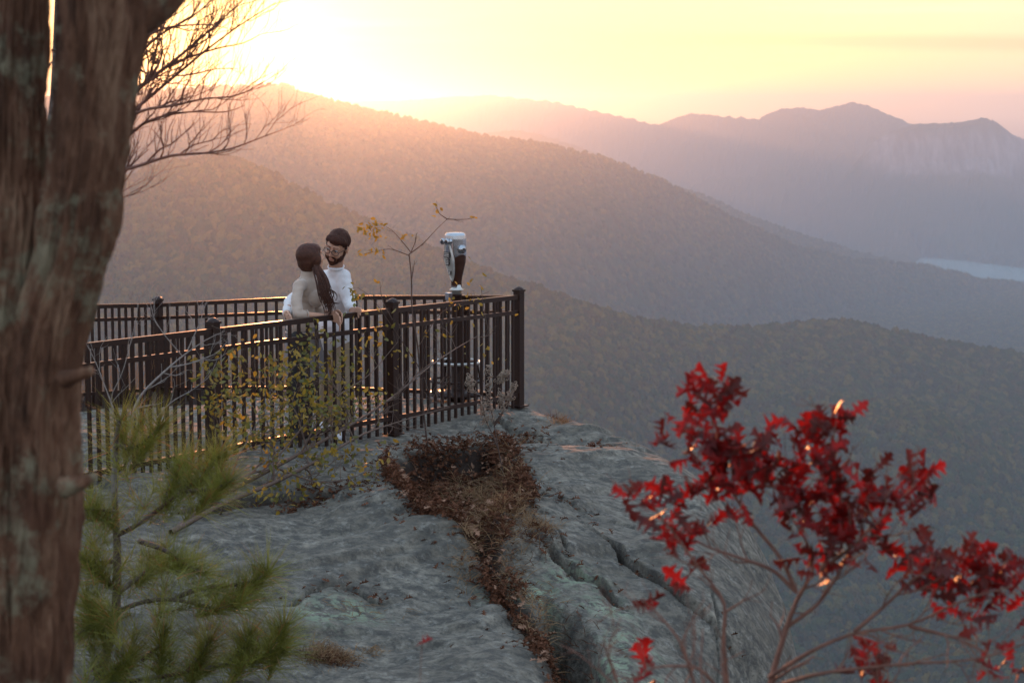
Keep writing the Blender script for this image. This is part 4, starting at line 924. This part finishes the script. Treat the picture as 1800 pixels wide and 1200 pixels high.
# ------------------------------------------------------------------ litter, grass
def sample_mask(poly, n, jitter=0):
    lo, hi = poly.min(0), poly.max(0); out = []
    while len(out) < n:
        q = rng.uniform(lo, hi, (n*4, 2)); k = sd_poly(q[:, 0], q[:, 1], poly) < 0.03; out += q[k].tolist()
    return np.array(out[:n])
def lay(name, q, sizes, mat, lift=(.0, .05), tilt=.55):
    n = len(q); z = gza(q[:, 0], q[:, 1])+rng.uniform(lift[0], lift[1], n)
    nr = np.stack([rng.normal(size=n)*tilt, rng.normal(size=n)*tilt, np.ones(n)], 1); nr /= np.linalg.norm(nr, axis=1)[:, None]
    d = rng.normal(size=(n, 3)); d -= nr*np.sum(d*nr, 1)[:, None]; d /= np.linalg.norm(d, axis=1)[:, None]; x = np.cross(d, nr)
    rt = np.stack([x, d, nr], -1); Vs, Fs, off = [], [], 0
    for s in range(5):
        idx = np.arange(s, n, 5); V, Fq = instances(*oak_leaf(s+20), np.column_stack([q, z])[idx], rt[idx], rng.uniform(sizes[0], sizes[1], len(idx)))
        Vs.append(V); Fs.append(Fq+off); off += len(V)
    return bigmesh(name, np.concatenate(Vs), np.concatenate(Fs), mat)
q1 = sample_mask(CHAN, 15000); cl_ = fbm(q1[:, 0]*3.5, q1[:, 1]*3.5, o=3, seed=90); up_ = sst(12.2, 13.4, q1[:, 1]); q1 = q1[cl_ > -.06-.34*up_+rng.normal(size=len(q1))*.08]

lit = lay('leaf_litter', q1, (.026, .058), MAT['litter'], (.0, .12)); lit['kind'] = 'stuff'
q2 = sample_mask(CHAN, 500); lit = lay('leaf_litter', q2, (.03, .075), MAT['litter_pale'], (.05, .12)); lit['kind'] = 'stuff'
# stray leaves along the cracks
st = []
for p, gw_, gd_, s_, r_ in CRACKS[:8]:
    for _ in range(36):
        i = rng.integers(0, len(p)-1); st.append(p[i]+(p[i+1]-p[i])*rng.random()+rng.normal(size=2)*.045)
qs = sample_mask(CHAN, 700); st += [q_ for q_ in qs+rng.normal(size=qs.shape)*.22]
for _ in range(60): st.append(onbase(rng.uniform(640, 760), rng.uniform(820, 900)))
for _ in range(260): st.append(onbase(rng.normal(560, 45), rng.normal(879, 5)))
for _ in range(120): st.append(onbase(rng.normal(1050, 12), rng.normal(797, 2)) if _ % 3 == 0 else onbase(rng.normal(925, 18), rng.normal(757, 5)))
lit = lay('leaf_litter', np.array(st), (.03, .065), MAT['litter'], (.0, .03)); lit['kind'] = 'stuff'
def grass(cl, name, mat, label):
    B, Dd, Ln = [], [], []
    for (u, v, su, sv, n, ln, fan) in cl:
        for _ in range(int(n*1.8)):
            q = onbase(u+rng.normal()*su, v+rng.normal()*sv); B.append((q[0], q[1], 0)); Dd.append((rng.normal()*fan, rng.normal()*fan, rng.uniform(.3, 1.1))); Ln.append(ln*rng.uniform(.4, 1.2))
    B = np.array(B); B[:, 2] = gza(B[:, 0], B[:, 1])-.01
    inch = sd_poly(B[:, 0], B[:, 1], CHAN) < 0; B[inch, 2] += .08
    o = blades(name, B, np.array(Dd), np.array(Ln), .0026, mat, droop=.4, segs=4); o['kind'] = 'stuff'; o['label'] = label; return o
grass([(575, 1128, 20, 8, 420, .15, .9), (655, 1110, 14, 5, 110, .09, 1.0), (720, 778, 26, 4, 240, .09, 1), (850, 850, 34, 14, 520, .22, .8), (880, 930, 26, 20, 420, .20, .7), (820, 990, 14, 20, 160, .14, .8), (900, 1000, 12, 20, 150, .16, .8), (945, 960, 16, 10, 180, .14, .6), (830, 775, 14, 3, 80, .10, .7), (920, 758, 18, 4, 90, .09, .8), (985, 740, 12, 3, 70, .16, .4), (770, 870, 40, 20, 240, .12, .9), (620, 1050, 60, 10, 60, .12, 1.5), (1060, 798, 10, 2, 40, .05, 1), (950, 1080, 20, 30, 200, .14, .8)],
      'dry_grass', MAT['straw'], 'dry straw-coloured grass tufts growing in the rock hollows')
rt_ = grass([(575, 1132, 18, 7, 500, .10, .8), (860, 870, 40, 30, 500, .13, .9), (890, 960, 26, 30, 400, .13, .9), (945, 975, 16, 8, 180, .12, .7), (1000, 1110, 24, 22, 300, .14, .8), (985, 728, 14, 3, 60, .15, .5)], 'dry_weeds', MAT['litter'], 'reddish brown dried weeds among the fallen leaves in the crevice')
B, Dd, Ln = [], [], []
for i in range(1500):     # rough weeds on the slope edge behind the farther railing
    t = rng.random(); k = rng.integers(0, 3); p = BACK[1+k]+(BACK[min(2+k, 4)]-BACK[1+k])*t; q = p[:2]+np.array([rng.normal()*.1, rng.uniform(.3, .9)]); B.append((q[0], q[1], gz(q[0], q[1]) if i % 1 == 0 else 0)); Dd.append((rng.normal()*.25, rng.normal()*.25, 1)); Ln.append(rng.uniform(.3, .9))
o = blades('rear_weeds', np.array(B), np.array(Dd), np.array(Ln), .0035, MAT['straw'], droop=.12, segs=4); o['kind'] = 'stuff'; o['label'] = 'tall dry weeds growing behind the farther railing'

# ------------------------------------------------------------------ red oak shrub, close to the lens
rb = P(1360, 1300, 5.1); oak = thing('oak_shrub', 'blurred close shrub with bright red lobed leaves at the lower right', 'shrub', (rb[0], rb[1], gz(rb[0], rb[1])))
m = M(); J = lambda *a: resample(pl(*a), 20)
OB = [((1345, 1420, 5.1), (1352, 1200, 5.1), (1385, 1100, 5.1), (1400, 1040, 5.1), (1445, 1000, 5.1), (1402, 920, 5.1), (1360, 870, 5.1)), ((1400, 1040, 5.1), (1375, 980, 5.1), (1330, 930, 5.15), (1290, 870, 5.2), (1255, 800, 5.2), (1250, 700, 5.2)),
      ((1445, 1000, 5.1), (1470, 950, 5.1), (1480, 880, 5.1), (1460, 800, 5.1), (1470, 740, 5.1)), ((1445, 1000, 5.1), (1500, 960, 5.0), (1560, 900, 5.0), (1610, 850, 5.0)), ((1352, 1190, 5.1), (1430, 1140, 5.0), (1500, 1110, 5.0), (1600, 1100, 5.0), (1700, 1050, 4.9), (1780, 1030, 4.9)),
      ((1345, 1210, 5.1), (1450, 1180, 4.9), (1600, 1165, 4.9), (1720, 1160, 4.9), (1830, 1120, 4.9)), ((1330, 1290, 5.0), (1230, 1170, 4.9), (1150, 1170, 4.8), (1100, 1200, 4.8)), ((1280, 1220, 5.0), (1270, 1110, 5.0), (1280, 1060, 5.0), (1230, 1000, 5.0), (1195, 950, 5.0), (1140, 880, 5.0)),
      ((1500, 1110, 5.0), (1560, 1060, 5.0), (1600, 1020, 5.0), (1650, 990, 5.0)), ((1400, 1040, 5.1), (1360, 1000, 5.1), (1240, 960, 5.1), (1190, 930, 5.1)), ((1385, 1100, 5.1), (1440, 1060, 5.1), (1480, 1000, 5.1), (1500, 940, 5.1)), ((1290, 870, 5.2), (1340, 850, 5.2), (1400, 830, 5.2)),
      ((1260, 1340, 4.7), (1200, 1130, 4.7), (1160, 1080, 4.7), (1130, 1055, 4.7)), ((1120, 1330, 4.7), (1080, 1180, 4.7), (1060, 1130, 4.7)), ((1600, 1100, 5.0), (1680, 1120, 4.9), (1740, 1150, 4.9)), ((1560, 1290, 4.9), (1545, 1220, 4.9), (1540, 1160, 4.9))]
for i, b_ in enumerate(OB): grow(m, J(*b_), .012 if i == 0 else .0062, .0020, 6, .20, 2, up=.2, spread=.8, kink=.5, start=.3)
m.build('branches', MAT['twig_red'], oak)
CL = [(1245, 715, 42, 26), (1262, 685, 26, 14), (1228, 775, 36, 22), (1285, 800, 40, 22), (1245, 840, 42, 24), (1345, 775, 22, 9), (1345, 825, 50, 24), (1300, 850, 40, 16), (1118, 868, 22, 9), (1172, 885, 28, 14), (1190, 935, 26, 12), (1203, 975, 12, 5), (1212, 1020, 10, 4), (1240, 920, 12, 4), (1440, 815, 52, 30), (1395, 880, 50, 24), (1465, 880, 56, 30), (1462, 735, 34, 16), (1430, 760, 28, 8), (1535, 865, 46, 22), (1595, 865, 36, 16), (1622, 830, 22, 9), (1640, 880, 18, 6), (1500, 935, 46, 22), (1450, 985, 28, 13), (1425, 935, 44, 18), (1540, 950, 24, 8), (1580, 985, 26, 11), (1635, 965, 20, 10), (1690, 985, 26, 12), (1650, 1025, 40, 20), (1715, 1015, 46, 24), (1772, 1000, 38, 18), (1700, 1065, 40, 18), (1760, 1055, 24, 9), (1790, 1110, 16, 5), (1740, 1170, 20, 6), (1535, 1155, 22, 9), (1515, 1185, 20, 8), (1130, 1055, 12, 3), (1120, 1190, 16, 5), (1140, 1160, 10, 3), (1780, 1175, 12, 3), (1550, 1120, 10, 3)]
Vs, Fs, off = [[], []], [[], []], [0, 0]
for (u, v, s, n) in CL:
    n = max(3, int(n*.95))
    for _ in range(n):
        p = P(u+rng.normal()*s*.5, v+10+rng.normal()*s*.5, 5.08+rng.normal()*.07)
        d = np.array([rng.normal()*.8, rng.normal()*.6, .45+rng.normal()*.6]); V, Fq = instances(*oak_leaf(int(rng.integers(0, 9))), [p], rotto(d[None]), [rng.uniform(.05, .085)])
        w_k = int(rng.random() < .38); Vs[w_k].append(V); Fs[w_k].append(Fq+off[w_k]); off[w_k] += len(V)
for w_k, mt_ in ((0, 'red_leaf'), (1, 'dark_red_leaf')): bigmesh('foliage', np.concatenate(Vs[w_k]), np.concatenate(Fs[w_k]), MAT[mt_], parent=oak)
# single red leaf on a short stalk over the slab
pL = P(742, 1128, 5.0); lr = thing('red_leaf_twig', 'single blurred red leaf on a thin twig above the left rock slab', 'leaf', (P(738, 1400, 5.0)[0], 5.0, gz(P(738, 1400, 5.0)[0], 5.0)))
m = M(); m.tube(resample(np.array([[lr.location[0], lr.location[1], lr.location[2]], P(735, 1250, 5.0), pL]), 12), .0010, k=5, cap=False); m.build('twig', MAT['twig_red'], lr)
V, Fq = instances(*oak_leaf(2), [pL-[.015, 0, .01]], rotto(np.array([[.8, 0, .5]])), [.045]); bigmesh('leaf', V, Fq, MAT['red_leaf'], parent=lr)

# ------------------------------------------------------------------ hills, lake and forest
uu = np.arange(-760, 2561, 4.0); dd = np.exp(np.linspace(math.log(420), math.log(14500), 620))
U, D = np.meshgrid(uu, dd, indexing='ij')
Z = terrain(U, D)
X = (U-900)/F*D
# canopy relief on the ground sheet itself
Zc = Z+(np.abs(vn(X/14, D/14, seed=9)))*9*sst(3400, 4200, D)
v = np.stack([X, D, Zc], -1).reshape(-1, 3)
hills = bigmesh('hills', v, gridquads(len(uu), len(dd)), MAT['forest_far'], smooth=False); hills['kind'] = 'structure'
uD, vD = to_uv(X, D, Z)
rk = (sst(1505, 1545, U)*sst(225, 240, vD+fbm(X/120, D/120, seed=4)*10)*(1-sst(296, 308, vD+fbm(X/150, D*0, seed=6)*14))*((D > 9050) & (D < 9420))).astype(np.float32)
at = hills.data.attributes.new('rock', 'FLOAT', 'POINT'); at.data.foreach_set('value', rk.ravel())

m_ = M(); m_.add([(0, 6800, -600), (6400, 6800, -600), (6400, 10500, -600), (0, 10500, -600)], [(0, 1, 2, 3)])
lake = m_.build('lake', MAT['water']); lake['kind'] = 'structure'

# forest crowns
def forest_points(n, d0, d1, u0, u1, s0, s1, spacing_seed):
    r = np.random.default_rng(spacing_seed)
    d = np.sqrt(r.uniform(d0*d0, d1*d1, n)); u = r.uniform(u0, u1, n)
    z = terrain(u, d); x = (u-900)/F*d
    keep = z > -597
    return np.stack([x, d, z], 1)[keep], r.uniform(s0, s1, n)[keep]
pa, sa = forest_points(64000, 1500, 3350, -60, 1870, 2.6, 7.6, 1)
pb, sb = forest_points(100000, 3350, 6990, -60, 1870, 5.0, 8.0, 2)
pts = np.concatenate([pa, pb]); scl = np.concatenate([sa, sb]).astype(np.float32)
me = bpy.data.meshes.new('forest'); me.vertices.add(len(pts)); me.vertices.foreach_set('co', pts.astype(np.float32).ravel()); me.update()
a = me.attributes.new('s', 'FLOAT', 'POINT'); a.data.foreach_set('value', scl)
forest = bpy.data.objects.new('forest', me); link(forest); forest['kind'] = 'stuff'; forest['label'] = 'dense autumn forest covering the hillsides of the valley'; forest['category'] = 'forest'
me.materials.append(MAT['forest'])
g = bpy.data.node_groups.new('crowns', 'GeometryNodeTree'); g.interface.new_socket('Geometry', in_out='INPUT', socket_type='NodeSocketGeometry'); g.interface.new_socket('Geometry', in_out='OUTPUT', socket_type='NodeSocketGeometry')
N = g.nodes.new; L = g.links.new
gi = N('NodeGroupInput'); go = N('NodeGroupOutput'); ico = N('GeometryNodeMeshIcoSphere'); ico.inputs['Subdivisions'].default_value = 3
sp = N('GeometryNodeSetPosition'); nz = N('ShaderNodeTexNoise'); nz.inputs['Scale'].default_value = 2.6; nz.inputs['Detail'].default_value = 3
nrm = N('GeometryNodeInputNormal'); sub = N('ShaderNodeMath'); sub.operation = 'SUBTRACT'; sub.inputs[1].default_value = .5; mul = N('ShaderNodeMath'); mul.operation = 'MULTIPLY'; mul.inputs[1].default_value = 1.5
vs = N('ShaderNodeVectorMath'); vs.operation = 'SCALE'
L(nz.outputs[0], sub.inputs[0]); L(sub.outputs[0], mul.inputs[0]); L(nrm.outputs[0], vs.inputs[0]); L(mul.outputs[0], vs.inputs['Scale'])
L(ico.outputs[0], sp.inputs[0]); L(vs.outputs[0], sp.inputs['Offset'])
iop = N('GeometryNodeInstanceOnPoints'); m2p = N('GeometryNodeMeshToPoints'); L(gi.outputs[0], m2p.inputs[0]); L(m2p.outputs[0], iop.inputs['Points'])
sm = N('GeometryNodeSetMaterial'); sm.inputs['Material'].default_value = MAT['forest']; L(sp.outputs[0], sm.inputs[0]); L(sm.outputs[0], iop.inputs['Instance'])
rv = N('FunctionNodeRandomValue'); rv.data_type = 'FLOAT_VECTOR'; rv.inputs[0].default_value = (-.3, -.3, 0); rv.inputs[1].default_value = (.3, .3, 6.28)
L(rv.outputs[0], iop.inputs['Rotation'])
na = N('GeometryNodeInputNamedAttribute'); na.data_type = 'FLOAT'; na.inputs[0].default_value = 's'
rv2 = N('FunctionNodeRandomValue'); rv2.data_type = 'FLOAT_VECTOR'; rv2.inputs[0].default_value = (.8, .8, .8); rv2.inputs[1].default_value = (1.1, 1.1, 1.5); rv2.inputs['Seed'].default_value = 4
vm = N('ShaderNodeVectorMath'); vm.operation = 'SCALE'; L(rv2.outputs[0], vm.inputs[0]); L(na.outputs[0], vm.inputs['Scale']); L(vm.outputs[0], iop.inputs['Scale'])
L(iop.outputs[0], go.inputs[0])
md = forest.modifiers.new('crowns', 'NODES'); md.node_group = g

# ------------------------------------------------------------------ haze
m = M(); m.box((0, 7600, -240), 6900, 7900, 400)
hz = m.build('haze', None, None, smooth=False); hz['kind'] = 'stuff'
hm = bpy.data.materials.new('haze_air'); hm.use_nodes = True; nt = hm.node_tree; nt.nodes.remove(nt.nodes['Principled BSDF'])
va = nt.nodes.new('ShaderNodeAddShader')
for i_, (c_, d_, g_) in enumerate((((.46, .74, 1.0), 9.0e-5, .10), ((.98, .60, .38), 2.3e-5, .88))):      # fine droplets and a little forward-scattering dust
    pv = nt.nodes.new('ShaderNodeVolumePrincipled'); pv.inputs['Color'].default_value = (*c_, 1); pv.inputs['Density'].default_value = d_; pv.inputs['Anisotropy'].default_value = g_
    nt.links.new(pv.outputs[0], va.inputs[i_])
nt.links.new(va.outputs[0], nt.nodes['Material Output'].inputs['Volume']); hz.data.materials.append(hm)

# ------------------------------------------------------------------ sky, sun, camera
SUN_AZ = math.atan((505-900)/F); SUN_EL = R(1.9)
sd = Vector((math.sin(SUN_AZ)*math.cos(SUN_EL), math.cos(SUN_AZ)*math.cos(SUN_EL), math.sin(SUN_EL)))
ld = bpy.data.lights.new('sun', 'SUN'); ld.energy = 4.2; ld.angle = R(.6); ld.color = (1.0, .34, .12)
lo = bpy.data.objects.new('sun', ld); link(lo); lo.rotation_euler = (-sd).to_track_quat('-Z', 'Y').to_euler(); lo.location = (0, 0, 50)
w = bpy.data.worlds.new('World'); scene.world = w; w.use_nodes = True; nt = w.node_tree; bg = nt.nodes['Background']
sky = nt.nodes.new('ShaderNodeTexSky'); sky.sky_type = 'NISHITA'; sky.sun_disc = False; sky.sun_elevation = SUN_EL; sky.sun_rotation = SUN_AZ; sky.altitude = 900; sky.dust_density = 2.0
tc = nt.nodes.new('ShaderNodeTexCoord'); sep = nt.nodes.new('ShaderNodeSeparateXYZ'); nt.links.new(tc.outputs['Generated'], sep.inputs[0])
dot = nt.nodes.new('ShaderNodeVectorMath'); dot.operation = 'DOT_PRODUCT'; nrmz = nt.nodes.new('ShaderNodeVectorMath'); nrmz.operation = 'NORMALIZE'; nt.links.new(tc.outputs['Generated'], nrmz.inputs[0]); nt.links.new(nrmz.outputs[0], dot.inputs[0]); dot.inputs[1].default_value = sd
ang = mathn(nt, 'ARCCOSINE', mathn(nt, 'MINIMUM', dot.outputs['Value'], .9999999))
el = sep.outputs[2]
warm_far = (.98, .70, .44); cool = (.385, .55, .735)
base_c = mixc(nt, ramp(nt, ang, R(3), R(20)), (.72, .45, .23), (.70, .48, .34))
base_c = mixc(nt, ramp(nt, ang, R(25), R(150)), base_c, (.42, .44, .50))
up_c = mixc(nt, ramp(nt, el, .03, .40), base_c, cool)
dn = mixc(nt, ramp(nt, el, -.02, 0.0), (.05, .05, .055), up_c)
# streaky cloud bands low over the horizon
mp = nt.nodes.new('ShaderNodeMapping'); mp.inputs['Scale'].default_value = (3.2, 3.2, 75); mp.inputs['Location'].default_value = (1.3, .2, 2.6); nt.links.new(tc.outputs['Generated'], mp.inputs[0])
cn = nt.nodes.new('ShaderNodeTexNoise'); cn.inputs['Scale'].default_value = 1.7; cn.inputs['Detail'].default_value = 5; cn.inputs['Roughness'].default_value = .5; cn.inputs['Distortion'].default_value = .4; nt.links.new(mp.outputs[0], cn.inputs['Vector'])
dn = mixc(nt, mathn(nt, 'MULTIPLY', ramp(nt, cn.outputs[0], .50, .68), ramp(nt, el, .022, .036, 0, .6)), dn, (.93, .58, .42))
# one long thin cloud bar at about 2.2 degrees
dz = mathn(nt, 'ABSOLUTE', mathn(nt, 'SUBTRACT', mathn(nt, 'ADD', el, mathn(nt, 'MULTIPLY', sep.outputs[0], .018)), mathn(nt, 'ADD', mathn(nt, 'MULTIPLY', cn.outputs[0], .004), .0375)))
bar = mathn(nt, 'MULTIPLY', ramp(nt, dz, .0015, .0055, 1, 0), mathn(nt, 'MULTIPLY', ramp(nt, sep.outputs[0], -.06, .0), .95))
dn = mixc(nt, bar, dn, (.52, .34, .27))
def glow(width, amp, colr):
    e = mathn(nt, 'EXPONENT', mathn(nt, 'MULTIPLY', ang, -1.0/R(width))); e = mathn(nt, 'MULTIPLY', e, amp)
    v_ = nt.nodes.new('ShaderNodeVectorMath'); v_.operation = 'SCALE'; v_.inputs[0].default_value = colr; nt.links.new(e, v_.inputs['Scale']); return v_.outputs[0]
def addv(a, b_):
    v_ = nt.nodes.new('ShaderNodeVectorMath'); v_.operation = 'ADD'; nt.links.new(a, v_.inputs[0]); nt.links.new(b_, v_.inputs[1]); return v_.outputs[0]
vis = nt.nodes.new('ShaderNodeVectorMath'); vis.operation = 'SCALE'; nt.links.new(addv(glow(1.0, 2.2, (1, .66, .20)), glow(5, .15, (1, .72, .35))), vis.inputs[0]); nt.links.new(ramp(nt, el, -.02, 0.0), vis.inputs['Scale'])
tot = addv(dn, vis.outputs[0])
nt.links.new(tot, bg.inputs['Color']); bg.inputs['Strength'].default_value = 1.0
bg2 = nt.nodes.new('ShaderNodeBackground'); nt.links.new(sky.outputs[0], bg2.inputs['Color']); bg2.inputs['Strength'].default_value = .05
ad = nt.nodes.new('ShaderNodeAddShader'); nt.links.new(bg.outputs[0], ad.inputs[0]); nt.links.new(bg2.outputs[0], ad.inputs[1]); nt.links.new(ad.outputs[0], nt.nodes['World Output'].inputs['Surface'])

cam = bpy.data.cameras.new('camera'); co = bpy.data.objects.new('camera', cam); link(co); co.location = (0, 0, H); co.rotation_euler = (math.pi/2-PITCH, 0, 0)
cam.sensor_width = 36; cam.lens = 70; cam.clip_start = .1; cam.clip_end = 40000
cam.dof.use_dof = True; cam.dof.focus_distance = 16.2; cam.dof.aperture_fstop = 5.2
scene.camera = co
scene.view_settings.view_transform = 'Standard'; scene.view_settings.look = 'None'; scene.view_settings.exposure = .62; scene.view_settings.gamma = 1
cy = scene.cycles; cy.use_denoising = True; cy.max_bounces = 6; cy.diffuse_bounces = 2; cy.glossy_bounces = 3; cy.transmission_bounces = 3; cy.volume_bounces = 1; cy.transparent_max_bounces = 8; cy.sample_clamp_indirect = 4
